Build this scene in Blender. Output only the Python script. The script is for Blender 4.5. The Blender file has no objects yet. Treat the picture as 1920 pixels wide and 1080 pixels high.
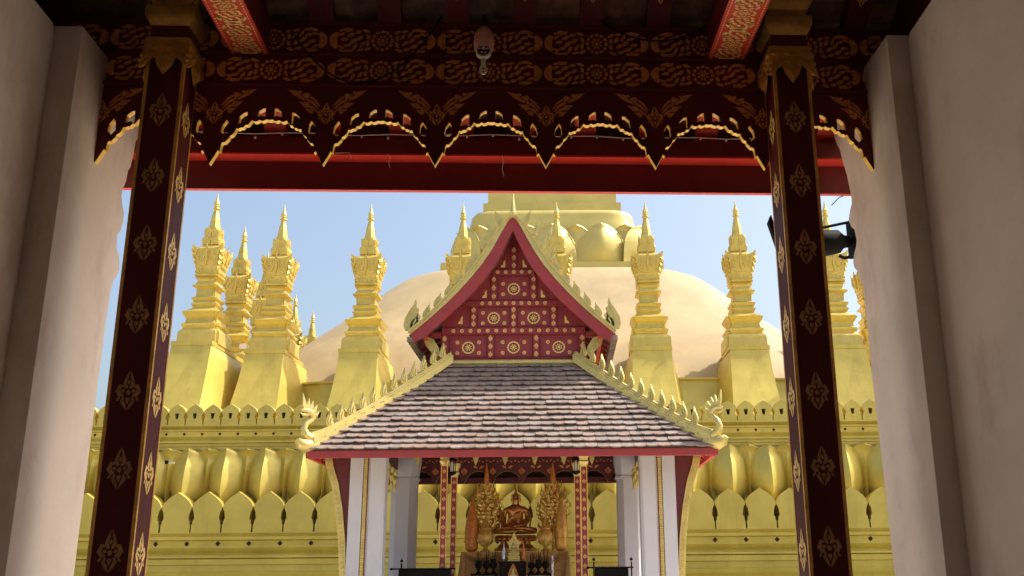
import bpy, math, random
from mathutils import Vector, Matrix
from mathutils.geometry import tessellate_polygon
random.seed(7)
SC = bpy.context.scene
COL = SC.collection
R = math.radians
PI = math.pi

# ------------------------------------------------------------------ materials
MATS = {}
def mat(name, col, rough=.6, metal=0., var=.12, scale=3., bump=0., bscale=20., coat=0., island=0., dirt=None, spec=.5, stretch=None):
    m = bpy.data.materials.new(name); m.use_nodes = True
    nt = m.node_tree; N = nt.nodes; L = nt.links
    b = N['Principled BSDF']
    b.inputs['Roughness'].default_value = rough
    b.inputs['Metallic'].default_value = metal
    b.inputs['Coat Weight'].default_value = coat
    b.inputs['Coat Roughness'].default_value = .25
    b.inputs['Specular IOR Level'].default_value = spec
    tc = N.new('ShaderNodeTexCoord'); mp = N.new('ShaderNodeMapping')
    L.new(tc.outputs['Object'], mp.inputs['Vector'])
    if stretch: mp.inputs['Scale'].default_value = stretch
    nz = N.new('ShaderNodeTexNoise'); nz.inputs['Scale'].default_value = scale; nz.inputs['Detail'].default_value = 6
    nz.inputs['Roughness'].default_value = .62
    L.new(mp.outputs[0], nz.inputs['Vector'])
    rp = N.new('ShaderNodeValToRGB')
    c0 = tuple(max(0, c*(1-var*1.3)) for c in col[:3])+(1,)
    c1 = tuple(min(1, c*(1+var)) for c in col[:3])+(1,)
    rp.color_ramp.elements[0].position = .3; rp.color_ramp.elements[0].color = c0
    rp.color_ramp.elements[1].position = .7; rp.color_ramp.elements[1].color = c1
    L.new(nz.outputs['Fac'], rp.inputs['Fac'])
    out = rp.outputs['Color']
    if dirt:
        n2 = N.new('ShaderNodeTexNoise'); n2.inputs['Scale'].default_value = dirt[1]; n2.inputs['Detail'].default_value = 8
        n2.inputs['Roughness'].default_value = .7
        mp2 = N.new('ShaderNodeMapping'); mp2.inputs['Scale'].default_value = dirt[3] if len(dirt) > 3 else (1, 1, .35)
        L.new(tc.outputs['Object'], mp2.inputs['Vector']); L.new(mp2.outputs[0], n2.inputs['Vector'])
        r2 = N.new('ShaderNodeValToRGB'); r2.color_ramp.elements[0].position = .52; r2.color_ramp.elements[1].position = .72
        r2.color_ramp.elements[1].color = (dirt[2],)*3+(1,)
        L.new(n2.outputs['Fac'], r2.inputs['Fac'])
        mx = N.new('ShaderNodeMix'); mx.data_type = 'RGBA'
        L.new(r2.outputs['Color'], mx.inputs['Factor']); L.new(out, mx.inputs['A']); mx.inputs['B'].default_value = tuple(dirt[0])+(1,)
        out = mx.outputs['Result']
    if island:
        g = N.new('ShaderNodeNewGeometry'); hs = N.new('ShaderNodeHueSaturation')
        mr = N.new('ShaderNodeMapRange'); mr.inputs['To Min'].default_value = 1-island; mr.inputs['To Max'].default_value = 1+island
        L.new(g.outputs['Random Per Island'], mr.inputs['Value']); L.new(mr.outputs[0], hs.inputs['Value'])
        ml = N.new('ShaderNodeMath'); ml.operation = 'MULTIPLY'; ml.inputs[1].default_value = 7.31
        fr = N.new('ShaderNodeMath'); fr.operation = 'FRACT'
        L.new(g.outputs['Random Per Island'], ml.inputs[0]); L.new(ml.outputs[0], fr.inputs[0])
        m3 = N.new('ShaderNodeMapRange'); m3.inputs['To Min'].default_value = .75; m3.inputs['To Max'].default_value = 1.15
        L.new(fr.outputs[0], m3.inputs['Value']); L.new(m3.outputs[0], hs.inputs['Saturation'])
        L.new(out, hs.inputs['Color']); out = hs.outputs['Color']
    L.new(out, b.inputs['Base Color'])
    nr = N.new('ShaderNodeTexNoise'); nr.inputs['Scale'].default_value = scale*1.7; nr.inputs['Detail'].default_value = 3
    L.new(mp.outputs[0], nr.inputs['Vector'])
    mr2 = N.new('ShaderNodeMapRange'); mr2.inputs['To Min'].default_value = max(.03, rough-.1); mr2.inputs['To Max'].default_value = min(1, rough+.1)
    L.new(nr.outputs['Fac'], mr2.inputs['Value']); L.new(mr2.outputs[0], b.inputs['Roughness'])
    if bump:
        nb = N.new('ShaderNodeTexNoise'); nb.inputs['Scale'].default_value = bscale; nb.inputs['Detail'].default_value = 5
        L.new(mp.outputs[0], nb.inputs['Vector'])
        bp = N.new('ShaderNodeBump'); bp.inputs['Strength'].default_value = bump; bp.inputs['Distance'].default_value = .03
        L.new(nb.outputs['Fac'], bp.inputs['Height']); L.new(bp.outputs[0], b.inputs['Normal'])
    MATS[name] = m
    return m

GOLD = mat('gold_paint', (.64, .495, .105), .40, .38, .12, .7, .12, 1.6, dirt=((.42, .29, .06), 1.5, .5, (1, 1, .16)))
GOLDT = mat('gold_paint_towers', (.66, .51, .13), .40, .38, .12, 1.4, .15, 6., dirt=((.40, .27, .05), 2.2, .5))
GOLDS = mat('gold_trim', (.62, .50, .17), .36, .5, .12, 3., .25, 14.)
GOLDO = mat('old_gold_leaf', (.66, .36, .08), .42, .45, .25, 9., .3, 30.)
GILT = mat('gilt_edge', (.85, .55, .10), .45, .2, .15, 14.)
REDO = mat('shaded_beam_red', (.15, .012, .010), .5, 0., .15, 5., .05, 40.)  # beam red darkened for the shaded faces of the outer beams
STENS = mat('shaded_gilt_stencil', (.34, .16, .055), .6, .1, .35, 22.)  # darker stencil, shade of the pillar fronts put into the colour
REDG = mat('gable_shaded_red', (.24, .022, .026), .5, 0., .1, 3., .05, 30.)  # shrine red darkened for the shade under the rake overhang
GOLDL = mat('light_gold_paint', (.62, .51, .15), .42, .25, .08, .6, .08, 2., dirt=((.50, .39, .14), 1.0, .4))
STEN = mat('gilt_stencil', (.68, .24, .06), .6, .1, .28, 26.)
STENL = mat('bright_gilt_stencil', (.85, .56, .18), .5, .1, .15, 20.)
DOME = mat('pale_gold_dome', (.43, .32, .165), .7, .0, .12, .45, .12, 1.5, dirt=((.33, .24, .12), .7, .6, (1, 1, .35)))
RED = mat('oxblood_paint', (.115, .011, .011), .6, 0., .2, 5., .08, 40., spec=.25, stretch=(1, 1, .3))
PILR = mat('pillar_lacquer', (.080, .009, .011), .55, 0., .22, 4., .06, 30., spec=.14, stretch=(1, 1, .2))
REDB = mat('beam_red', (.62, .038, .022), .5, 0., .12, 6., .05, 40.)  # on the gate, bounce light is put into this brighter red
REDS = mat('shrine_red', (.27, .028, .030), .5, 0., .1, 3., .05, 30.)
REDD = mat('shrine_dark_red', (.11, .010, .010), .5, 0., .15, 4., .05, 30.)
WHITE = mat('white_plaster', (.71, .615, .545), .8, 0., .09, 1.1, .3, 5., dirt=((.44, .32, .25), 1.6, .7, (1, 1, .5)))
WHITES = mat('white_pier_paint', (.52, .505, .53), .7, 0., .03, 2., .06, 12., dirt=((.55, .5, .48), 1.8, .35))
WOOD = mat('roof_board_wood', (.22, .11, .07), .75, 0., .5, 6., .3, 20., island=.35, stretch=(1, 1, 1))
TILE = mat('clay_tile', (.275, .20, .162), .8, 0., .2, 9., .3, 30., island=.13, dirt=((.085, .07, .06), 1.7, .75, (1, .5, .5)))
DARK = mat('dark_hollow_shade', (.03, .015, .008), .9)
BLACK = mat('black_plastic', (.008, .007, .007), .75, spec=.12)
CAMW = mat('camera_housing', (.75, .36, .27), .5)
PALE = mat('pale_plastic', (.85, .74, .64), .45)
GLASS = mat('dark_lens', (.01, .01, .012), .08)
BRONZE = mat('bronze', (.52, .23, .07), .32, .75, .3, 14., .1, 40.)
ORANGE = mat('orange_wrap', (.55, .18, .03), .4, .1, .2, 20., .2, 40.)
SILV = mat('silver_foil', (.62, .6, .62), .3, .6)
CLOTH = mat('gold_cloth', (.42, .22, .06), .55, .15, .15, 10., .1, 60.)
GROUND = mat('pale_paving', (.64, .55, .43), .85, 0., .12, .8, .1, 10.)
LEAFM = mat('green_leaf', (.05, .11, .03), .6, 0., .3, 20.)
BULB = mat('bulb_glass', (.75, .7, .66), .2)

# ------------------------------------------------------------------ mesh builder
BASE = {}
class MB:
    def __init__(s): s.v = []; s.f = []; s.m = []
    def add(s, verts, faces, m=0):
        o = len(s.v); s.v += [tuple(p) for p in verts]
        for f in faces: s.f.append([i+o for i in f]); s.m.append(m)
        return s
    def box(s, x0, x1, y0, y1, z0, z1, m=0):
        v = [(x, y, z) for z in (z0, z1) for y in (y0, y1) for x in (x0, x1)]
        return s.add(v, [(0, 2, 3, 1), (4, 5, 7, 6), (0, 1, 5, 4), (2, 6, 7, 3), (0, 4, 6, 2), (1, 3, 7, 5)], m)
    def bbox(s, x0, x1, y0, y1, z0, z1, b=.01, m=0):   # box with chamfered vertical and horizontal front edges
        o = [(x0+b, z0), (x1-b, z0), (x1, z0+b), (x1, z1-b), (x1-b, z1), (x0+b, z1), (x0, z1-b), (x0, z0+b)]
        i = [(x0+b, z0+b), (x1-b, z0+b), (x1-b, z0+b), (x1-b, z1-b), (x1-b, z1-b), (x0+b, z1-b), (x0+b, z1-b), (x0+b, z0+b)]
        return s.loft([[(p[0], y0, p[1]) for p in i], [(p[0], y0+b, p[1]) for p in o], [(p[0], y1-b, p[1]) for p in o], [(p[0], y1, p[1]) for p in i]], m)
    def loft(s, rings, m=0, cap=True, closed=True):
        n = len(rings[0]); o = len(s.v)
        for r in rings: s.v += [tuple(p) for p in r]
        for k in range(len(rings)-1):
            for i in range(n if closed else n-1):
                j = (i+1) % n
                s.f.append([o+k*n+i, o+k*n+j, o+(k+1)*n+j, o+(k+1)*n+i]); s.m.append(m)
        if cap and closed:
            s.f.append([o+i for i in range(n)][::-1]); s.m.append(m)
            s.f.append([o+(len(rings)-1)*n+i for i in range(n)]); s.m.append(m)
        return s
    def lathe(s, c, prof, n=16, m=0, ax=None):   # prof: (z, r) relative to c
        return s.loft([[(c[0]+r*math.cos(2*PI*i/n), c[1]+r*math.sin(2*PI*i/n), c[2]+z) for i in range(n)] for z, r in prof], m)
    def sq(s, c, prof, notch=0., m=0):           # square section loft with redented corners
        rs = []
        for z, h in prof:
            q = h*(1-notch)
            if notch: p = [(-q, -h), (q, -h), (q, -q), (h, -q), (h, q), (q, q), (q, h), (-q, h), (-q, q), (-h, q), (-h, -q), (-q, -q)]
            else: p = [(-h, -h), (h, -h), (h, h), (-h, h)]
            rs.append([(c[0]+a, c[1]+b, c[2]+z) for a, b in p])
        return s.loft(rs, m)
    def prism(s, outer, fr, d0, d1, m=0, me=None, holes=()):   # fr(u,v,w)
        me = m if me is None else me
        polys = [list(outer)]+[list(h) for h in holes]
        flat = [p for q in polys for p in q]
        tri = tessellate_polygon([[Vector((p[0], p[1], 0)) for p in q] for q in polys])
        o = len(s.v); n = len(flat)
        s.v += [tuple(fr(p[0], p[1], d0)) for p in flat]+[tuple(fr(p[0], p[1], d1)) for p in flat]
        for t in tri:
            s.f.append([o+i for i in t]); s.m.append(m)
            s.f.append([o+n+i for i in t][::-1]); s.m.append(m)
        k = 0
        for q in polys:
            for i in range(len(q)):
                a, b = k+i, k+(i+1) % len(q)
                s.f.append([o+a, o+b, o+n+b, o+n+a]); s.m.append(me)
            k += len(q)
        return s
    def decal(s, polys, fr, w, m=1):
        for q in polys:
            o = len(s.v); s.v += [tuple(fr(p[0], p[1], w)) for p in q]
            s.f.append([o+i for i in range(len(q))]); s.m.append(m)
        return s
    def tube(s, path, rad, n=8, m=0):
        path = [Vector(p) for p in path]
        rr = rad if isinstance(rad, (list, tuple)) else [rad]*len(path)
        rings = []; up = Vector((0, 0, 1)); prev = None
        for i, p in enumerate(path):
            d = (path[min(i+1, len(path)-1)]-path[max(i-1, 0)]).normalized()
            a = d.cross(up if prev is None else prev)
            if prev is None:
                if a.length < .1: a = d.cross(Vector((1, 0, 0)))
                a.normalize(); bb = a.cross(d).normalized()
            else:
                a.normalize(); bb = a.cross(d).normalized()
            prev = bb
            rings.append([p+a*rr[i]*math.cos(2*PI*k/n)+bb*rr[i]*math.sin(2*PI*k/n) for k in range(n)])
        return s.loft(rings, m)
    def grid(s, fn, nu, nv, m=0):
        o = len(s.v)
        for j in range(nv+1):
            for i in range(nu+1): s.v.append(tuple(fn(i/nu, j/nv)))
        for j in range(nv):
            for i in range(nu):
                a = o+j*(nu+1)+i; s.f.append([a, a+1, a+nu+2, a+nu+1]); s.m.append(m)
        return s
    def ball(s, c, r, n=10, m=0):
        rx, ry, rz = r if isinstance(r, (tuple, list)) else (r, r, r)
        rs = []
        for j in range(1, n):
            t = -PI/2+PI*j/n
            rs.append([(c[0]+rx*math.cos(t)*math.cos(2*PI*i/(n+2)), c[1]+ry*math.cos(t)*math.sin(2*PI*i/(n+2)), c[2]+rz*math.sin(t)) for i in range(n+2)])
        return s.loft(rs, m)
    def build(s, name, mats, parent=None, smooth=None, base=(0, 0, 0), rot=0., normals=True):
        me = bpy.data.meshes.new(name)
        b = Vector(BASE[parent.name]) if parent is not None else Vector(base)
        me.from_pydata([Vector(v)-b for v in s.v], [], s.f)
        mats = mats if isinstance(mats, (list, tuple)) else [mats]
        for x in mats: me.materials.append(x)
        me.polygons.foreach_set('material_index', s.m)
        me.update()
        if normals:
            import bmesh
            bm = bmesh.new(); bm.from_mesh(me); bmesh.ops.recalc_face_normals(bm, faces=bm.faces); bm.to_mesh(me); bm.free()
        if smooth is not None:
            me.shade_smooth()
            me.set_sharp_from_angle(angle=R(smooth))
        o = bpy.data.objects.new(name, me); COL.objects.link(o)
        if parent is not None: o.parent = parent
        else:
            o.location = Matrix.Rotation(rot, 3, 'Z') @ b; o.rotation_euler = (0, 0, rot)
        BASE[o.name] = tuple(b)
        return o

def tag(o, label=None, cat=None, group=None, kind=None):
    if label: o['label'] = label
    if cat: o['category'] = cat
    if group: o['group'] = group
    if kind: o['kind'] = kind
    return o
def thing(name, label, cat, base=(0, 0, 0), rot=0., group=None):
    o = bpy.data.objects.new(name, None); COL.objects.link(o)
    o.empty_display_size = .2
    o.location = Matrix.Rotation(rot, 3, 'Z') @ Vector(base); o.rotation_euler = (0, 0, rot)
    BASE[o.name] = tuple(base)
    return tag(o, label, cat, group)
def dup_tree(o, parent=None):
    c = o.copy(); COL.objects.link(c)
    if parent is not None: c.parent = parent
    BASE[c.name] = BASE[o.name]
    for ch in [x for x in KIDS.get(o.name, [])]: dup_tree(ch, c)
    return c
KIDS = {}
def index_kids():
    KIDS.clear()
    for o in SC.objects:
        if o.parent is not None: KIDS.setdefault(o.parent.name, []).append(o)

# ------------------------------------------------------------------ 2D ornament shapes
FAT = 1.0
def rot2(p, a, o=(0, 0)): return (o[0]+p[0]*math.cos(a)-p[1]*math.sin(a), o[1]+p[0]*math.sin(a)+p[1]*math.cos(a))
def leaf(x, y, a, l, w, n=5):
    w *= FAT        # pointed oval, centre x,y, axis angle a
    pts = []
    for i in range(n+1):
        t = i/n; pts.append((-l/2+l*t, w/2*math.sin(PI*t)**.8 if 0 < t < 1 else 0))
    for i in range(1, n):
        t = 1-i/n; pts.append((-l/2+l*t, -w/2*math.sin(PI*t)**.8))
    return [rot2(p, a, (x, y)) for p in pts]
def drop(x, y, a, l, w):
    w *= FAT**.5
    #             # teardrop, point towards a, base at x,y
    pts = [(0, -w*.28), (l*.18, -w*.5), (l*.42, -w*.42), (l*.75, -w*.16), (l, 0), (l*.75, w*.16), (l*.42, w*.42), (l*.18, w*.5), (0, w*.28)]
    return [rot2(p, a, (x, y)) for p in pts]
def stroke(path, w0, w1=None, wm=None):
    w1 = w0 if w1 is None else w1
    w0 *= FAT; w1 *= FAT; wm = wm*FAT if wm else wm
    n = len(path); L_, R_ = [], []
    for i, p in enumerate(path):
        a = path[max(i-1, 0)]; b = path[min(i+1, n-1)]
        dx, dy = b[0]-a[0], b[1]-a[1]; l = math.hypot(dx, dy) or 1
        t = i/(n-1); w = w0+(w1-w0)*t
        if wm: w = w+(wm)*math.sin(PI*t)
        L_.append((p[0]-dy/l*w/2, p[1]+dx/l*w/2)); R_.append((p[0]+dy/l*w/2, p[1]-dx/l*w/2))
    return L_+R_[::-1]
def arc(cx, cy, r, a0, a1, n=6, ry=None):
    ry = r if ry is None else ry
    return [(cx+r*math.cos(a0+(a1-a0)*i/n), cy+ry*math.sin(a0+(a1-a0)*i/n)) for i in range(n+1)]
def xf(polys, ox=0, oy=0, sx=1, sy=1): return [[(ox+p[0]*sx, oy+p[1]*sy) for p in q] for q in polys]
def mir(polys): return polys+[[(-p[0], p[1]) for p in q][::-1] for q in polys]

def bud():                           # lotus bud stencil in a 1 x 1.45 box centred on 0
    P = [leaf(0, -.02, PI/2, .2, .15)]
    P += mir([stroke([(.015, .72), (.1, .5), (.17, .3), (.1, .16), (.03, .13)], .01, .05, .09),
              stroke([(.2, .2), (.36, .2), (.44, .02), (.34, -.1), (.2, -.12)], .05, .06, .1),
              leaf(.22, .03, .2, .17, .1), leaf(.4, -.24, 2.4, .2, .08),
              stroke([(.02, -.62), (.13, -.45), (.24, -.3), (.17, -.17)], .02, .06, .08)])
    P += [leaf(0, .33, PI/2, .18, .09), drop(0, -.2, -PI/2, .24, .16)]
    return P
FAT = 1.3; BUD = bud(); FAT = 1.0
def rosette(r=1., petals=12):
    P = []
    for k in range(petals):
        a = 2*PI*k/petals
        P.append(stroke(arc(0, 0, .87*r, a-.2, a+.2, 3), .2*r, .2*r, .05*r))
    for k in range(8):
        a = 2*PI*(k+.5)/8
        P.append(drop(.28*r*math.cos(a), .28*r*math.sin(a), a, .36*r, .22*r))
    P.append(arc(0, 0, .2*r, 0, 2*PI, 10)[:-1])
    return P
def scroll_panel(hw=.335, hh=.083):
    P = [[(p[0], p[1]) for p in q] for q in rosette(.078)]
    half = []
    # end crescent
    half.append(stroke(arc(hw-.045, 0, .055, -1.15, 1.15, 6, ry=.06), .02, .02, .03))
    half.append(stroke([(hw-.03, .072), (hw-.08, .083), (hw-.125, .078)], .012, .02, .008))
    half.append(stroke([(hw-.03, -.072), (hw-.08, -.083), (hw-.125, -.078)], .012, .02, .008))
    for (x, y, a, l, w) in [(.10, .062, .35, .06, .022), (.102, .02, 1.2, .055, .024), (.10, -.028, -.9, .055, .024), (.112, -.07, -.25, .07, .022),
                            (.135, .03, .75, .06, .024), (.145, .07, .2, .06, .02), (.15, -.018, .5, .065, .026), (.16, -.062, .15, .055, .024),
                            (.178, .045, .85, .07, .022), (.19, .005, .55, .07, .027), (.205, -.04, .35, .075, .026), (.205, .075, .1, .05, .018),
                            (.225, .038, .2, .07, .022), (.215, -.076, .4, .07, .02), (.245, -.008, .15, .062, .025), (.262, .05, -.35, .055, .02), (.262, -.045, .45, .055, .02)]:
        half.append(leaf(.085+(x-.085)*1.14, y*1.02, a*1.25, l*.95, w))
    P += half
    P += [[(-p[0], -p[1]) for p in q] for q in half]
    return P
FAT = 1.15; PANEL = scroll_panel(); FAT = 1.0
def spray():                         # valance pendant ornament, origin at bud centre
    P = xf(BUD, 0, .0, .12, .125)
    w = [stroke([(.048, .04), (.085, .085), (.125, .112)], .006, .011, .004),
         stroke([(.055, .022), (.1, .068), (.15, .092)], .006, .013, .006),
         stroke([(.06, .002), (.1, .035), (.14, .05)], .006, .012, .006),
         drop(.128, .045, .35, .085, .036), drop(.095, .004, .35, .066, .03),
         stroke([(.16, .09), (.2, .108), (.235, .12)], .012, .008, .008), drop(.13, .115, .12, .062, .036),
         leaf(.2, .14, .3, .03, .018), drop(.205, .12, .42, .1, .034)]
    return P+xf(mir(w), 0, .012, 1, 1.12)
FAT = 1.3; SPRAY = spray(); FAT = 1.0

# ------------------------------------------------------------------ camera, light, world
cam = bpy.data.objects.new('camera', bpy.data.cameras.new('camera')); COL.objects.link(cam)
cam.data.sensor_width = 36.; cam.data.lens = 36*1850/1920.; cam.data.shift_x = -90/1920.
cam.data.clip_start = .05; cam.data.clip_end = 3000
cam.matrix_world = Matrix.Translation((0, 0, 1.6)) @ Matrix.Rotation(PI/2+R(16), 4, 'X') @ Matrix.Rotation(R(-.45), 4, 'Z')
SC.camera = cam
S = Vector((.58, .13, .79)).normalized()
sun = bpy.data.objects.new('sun', bpy.data.lights.new('sun', 'SUN')); COL.objects.link(sun)
sun.rotation_euler = S.to_track_quat('Z', 'Y').to_euler(); sun.data.energy = 3.8; sun.data.angle = R(.5); sun.data.color = (1, .95, .86)
W = bpy.data.worlds.new('World'); SC.world = W; W.use_nodes = True
sk = W.node_tree.nodes.new('ShaderNodeTexSky'); sk.sky_type = 'NISHITA'; sk.sun_disc = False
sk.sun_elevation = math.asin(S.z); sk.sun_rotation = math.atan2(S.x, S.y); sk.air_density = 1.2; sk.dust_density = 5.5; sk.ozone_density = 1.2
W.node_tree.links.new(sk.outputs[0], W.node_tree.nodes['Background'].inputs[0])
W.node_tree.nodes['Background'].inputs[1].default_value = .15
SC.view_settings.view_transform = 'Standard'; SC.view_settings.look = 'None'; SC.view_settings.gamma = 1
SC.view_settings.exposure = 0.68
SC.render.engine = 'CYCLES'
SC.cycles.use_denoising = True
SC.cycles.max_bounces = 10; SC.cycles.diffuse_bounces = 6; SC.cycles.glossy_bounces = 4
SC.cycles.sample_clamp_indirect = 6

g = MB().add([(-700, -700, 0), (700, -700, 0), (700, 700, 0), (-700, 700, 0)], [(0, 1, 2, 3)])
tag(g.build('ground', GROUND), kind='structure')

# ================================================================== THE GATE PAVILION (its own axis is turned 2.5 degrees)
GA = R(2.5)
gate = thing('temple_gate', 'dark oxblood timber gate with gilt stencils and white side walls, framing the view', 'gate', (0, 6.2, 0), GA)
def FY(Y): return lambda u, v, w: (u, Y-w, v)           # faces towards the camera, w lifts towards it

# ---- side walls: near wall panel, then a pilaster slab with a cusped far edge
def scal(pts):
    return pts
Lc = [(6.73, 0), (6.73, 1.59), (6.736, 2.84), (6.748, 3.32), (6.759, 3.50), (6.783, 3.58), (6.815, 3.62), (6.862, 3.68), (6.858, 3.72), (6.825, 3.795), (6.785, 3.81), (6.768, 3.84), (6.758, 3.92), (6.795, 3.95), (6.825, 4.02), (6.831, 4.108), (6.79, 4.14), (6.752, 4.20), (6.749, 4.27), (6.775, 4.30), (6.798, 4.356), (6.806, 4.43), (6.84, 4.47), (6.862, 4.56), (6.88, 4.70), (6.95, 4.76), (6.98, 4.9), (7.0, 5.04)]
Rc = [(6.61, 0), (6.61, 1.55), (6.64, 2.30), (6.67, 2.83), (6.672, 3.38), (6.689, 3.55), (6.74, 3.62), (6.765, 3.68), (6.82, 3.72), (6.835, 3.77), (6.80, 3.82), (6.745, 3.86), (6.722, 3.90), (6.744, 3.99), (6.80, 4.03), (6.85, 4.10), (6.80, 4.16), (6.747, 4.20), (6.745, 4.26), (6.763, 4.32), (6.795, 4.44), (6.856, 4.58), (6.90, 4.70), (6.969, 4.79), (7.0, 4.87), (7.0, 5.04)]
def wall_poly(c, y0): return [(y0, 0)]+c+[(y0, 5.04)]
def rough_prism(mb, poly, fr, d0, d1): mb.prism(poly, fr, d0, d1)
for sgn, xin, c, y0, xn, nm in ((-1, -2.85, Lc, 5.845, -3.02, 'west'), (1, 2.46, Rc, 5.80, 2.60, 'east')):
    w = MB()
    w.prism(wall_poly(c, y0), lambda u, v, q, X=xin, s=sgn: (X+s*q, u, v), 0, .5)
    w.box(min(xin+sgn*.02, xin+sgn*.5), max(xin+sgn*.02, xin+sgn*.5), y0+.02, 6.95, 5.035, 5.05)
    wo = w.build('plaster_pilaster', WHITE, gate)
    bv = wo.modifiers.new('bevel', 'BEVEL'); bv.width = .012; bv.segments = 2; bv.limit_method = 'ANGLE'
    n = MB()
    prof = [(-6, 0), (y0, 0), (y0, 4.97), (y0-.015, 5.01), (y0-.05, 5.035), (y0-.5, 5.05), (-6, 5.05)]
    n.prism(prof, lambda u, v, q, X=xn, s=sgn: (X+s*q, u, v), 0, .6)
    no = n.build('side_wall', WHITE, gate)
    # dark boarding that closes the space over the wall
    d = MB(); x0, x1 = sorted((xn+sgn*.12, xn+sgn*.2)); d.box(x0, x1, -6, 7.3, 5.052, 8.4)
    d.build('upper_boarding', REDD, gate)
    x0, x1 = sorted((xn+sgn*.6, xn+sgn*3.)); d = MB().box(x0, x1, 5.0, 5.4, 0, 7.2); d.build('wing_wall', WHITE, gate)
bk = MB(); bk.box(-3.6, -1.2, -6.4, -6.0, 0, 8.2); bk.box(.9, 3.2, -6.4, -6.0, 0, 8.2); bk.box(-1.2, .9, -6.4, -6.0, 2.6, 8.2)  # added unseen wall, small doorway keeps light off the pillar fronts
bk.build('rear_light_block', REDD, gate)

# ---- pillars
def make_pillar(cx):
    cy = 6.125; h = .125
    p = MB()
    c = .012
    ring = [(-h+c, -h), (h-c, -h), (h, -h+c), (h, h-c), (h-c, h), (-h+c, h), (-h, h-c), (-h, -h+c)]
    p.loft([[(cx+a, cy+b, z) for a, b in ring] for z in (0, 5.03)], 0)
    zs = [z for z in (.33, .79, 1.25, 1.723, 2.196, 2.658, 3.133, 3.601, 4.06, 4.521)]
    for z in zs:
        q = xf(BUD, 0, z, .140, .178)
        p.decal(q, lambda u, v, w: (cx+u, cy-h-w, v), .003, 1)
        q = xf(BUD, 0, z-.02, .145, .19)
        p.decal(q, lambda u, v, w: (cx+h+w, cy+u, v), .003, 2)
        p.decal(q, lambda u, v, w: (cx-h-w, cy+u, v), .003, 2)
    o = p.build('pillar', [PILR, STENS, STENL], gate)
    t = MB()
    for a, b in ((-1, -1), (1, -1), (1, 1), (-1, 1)):     # gilt corner beads
        x, y = cx+a*(h-.003), cy+b*(h-.003)
        t.loft([[(x+a*e, y+b*f, z) for e, f in ((-.016, -.002), (-.016, .005), (.005, .005), (.005, -.016), (-.002, -.016))] for z in (.02, 4.96)], 0)
    t.build('corner_bead', OLD2, o, smooth=40)
    k = MB()
    k.sq((cx, cy, 0), [(5.0, .130), (5.012, .142), (5.050, .144), (5.060, .132)], 0, 0)
    k.sq((cx, cy, 0), [(5.060, .124), (5.148, .124)], 0, 1)
    k.sq((cx, cy, 0), [(5.148, .130), (5.165, .137), (5.205, .160), (5.225, .163), (5.275, .163), (5.285, .158)], 0, 0)
    k.sq((cx, cy, 0), [(5.285, .132), (5.34, .132)], 0, 0)
    k.sq((cx, cy, 0), [(5.34, .145), (5.40, .175), (5.47, .178), (5.47, .15), (5.62, .15)], 0, 0)
    k.build('capital', [OLD2, REDD], o, smooth=25)
    l = MB()
    for q in range(4):
        A = q*PI/2
        def fr(u, v, w, A=A):
            d = h+.012+w+max(0, (5.01-v))*.05
            x, y = u, -d
            return (cx+x*math.cos(A)-y*math.sin(A), cy+x*math.sin(A)+y*math.cos(A), v)
        zt = 5.012
        l.prism([(-.14, zt), (.14, zt), (.155, 4.93), (.15, 4.86), (.16, 4.82), (.125, 4.835), (.10, 4.88), (.065, 4.90), (.05, 4.84), (0, 4.765), (-.05, 4.84), (-.065, 4.90), (-.10, 4.88), (-.125, 4.835), (-.16, 4.82), (-.15, 4.86), (-.155, 4.93)], fr, 0, .012)
        rel = [leaf(0, 4.86, PI/2, .15, .075), stroke(arc(0, 4.955, .05, PI, 2*PI, 6, ry=.03), .012, .012, .008), leaf(0, 4.985, 0, .1, .03)]
        side = [stroke([(.05, 4.96), (.1, 4.94), (.145, 4.91)], .012, .02, .006), stroke([(.05, 4.94), (.1, 4.90), (.15, 4.865)], .012, .018, .006), stroke([(.06, 4.92), (.11, 4.87), (.15, 4.83)], .008, .012, .004), leaf(.1, 4.985, 0, .07, .03)]
        for r_ in rel+side+[[(-a, b) for a, b in s_][::-1] for s_ in side]:
            l.prism(r_, fr, .012, .026)
        l.prism(leaf(0, 4.84, PI/2, .09, .045), fr, .026, .038)
    l.build('leaf_collar', OLD2, o)
    b = MB().sq((cx, cy, 0), [(0, .22), (.25, .22), (.28, .19), (.34, .19), (.38, .16), (.42, .13)]); b.build('pillar_base', WHITE, o)
    return o
OLD2 = GOLDO
make_pillar(-2.35); make_pillar(1.855)

# ---- lintel: two stencilled bands with trims, then the cusped pelmet board
PX0, PSP = -2.087, .757
lin = MB()
lin.box(-3.3, 3.0, 6.26, 6.42, 4.853, 5.335)
for z in (5.083,): lin.bbox(-3.3, 3.0, 6.235, 6.262, z-.006, z+.02, .006)
lin.bbox(-3.3, 3.0, 6.225, 6.262, 4.832, 4.858, .006)
lin.bbox(-3.3, 3.0, 6.235, 6.262, 5.322, 5.345, .006)
for k in range(-2, 8):
    cx = PX0+PSP*(k-.02)+.375
    lin.decal(xf(PANEL, cx+.0, 4.968, 1.0, 1.0), FY(6.26), .003, 1)
    lin.decal(xf(PANEL, cx+.004, 5.205, 1.0, 1.05), FY(6.26), .003, 1)
lin.build('lintel_beam', [RED, STEN], gate)

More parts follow.
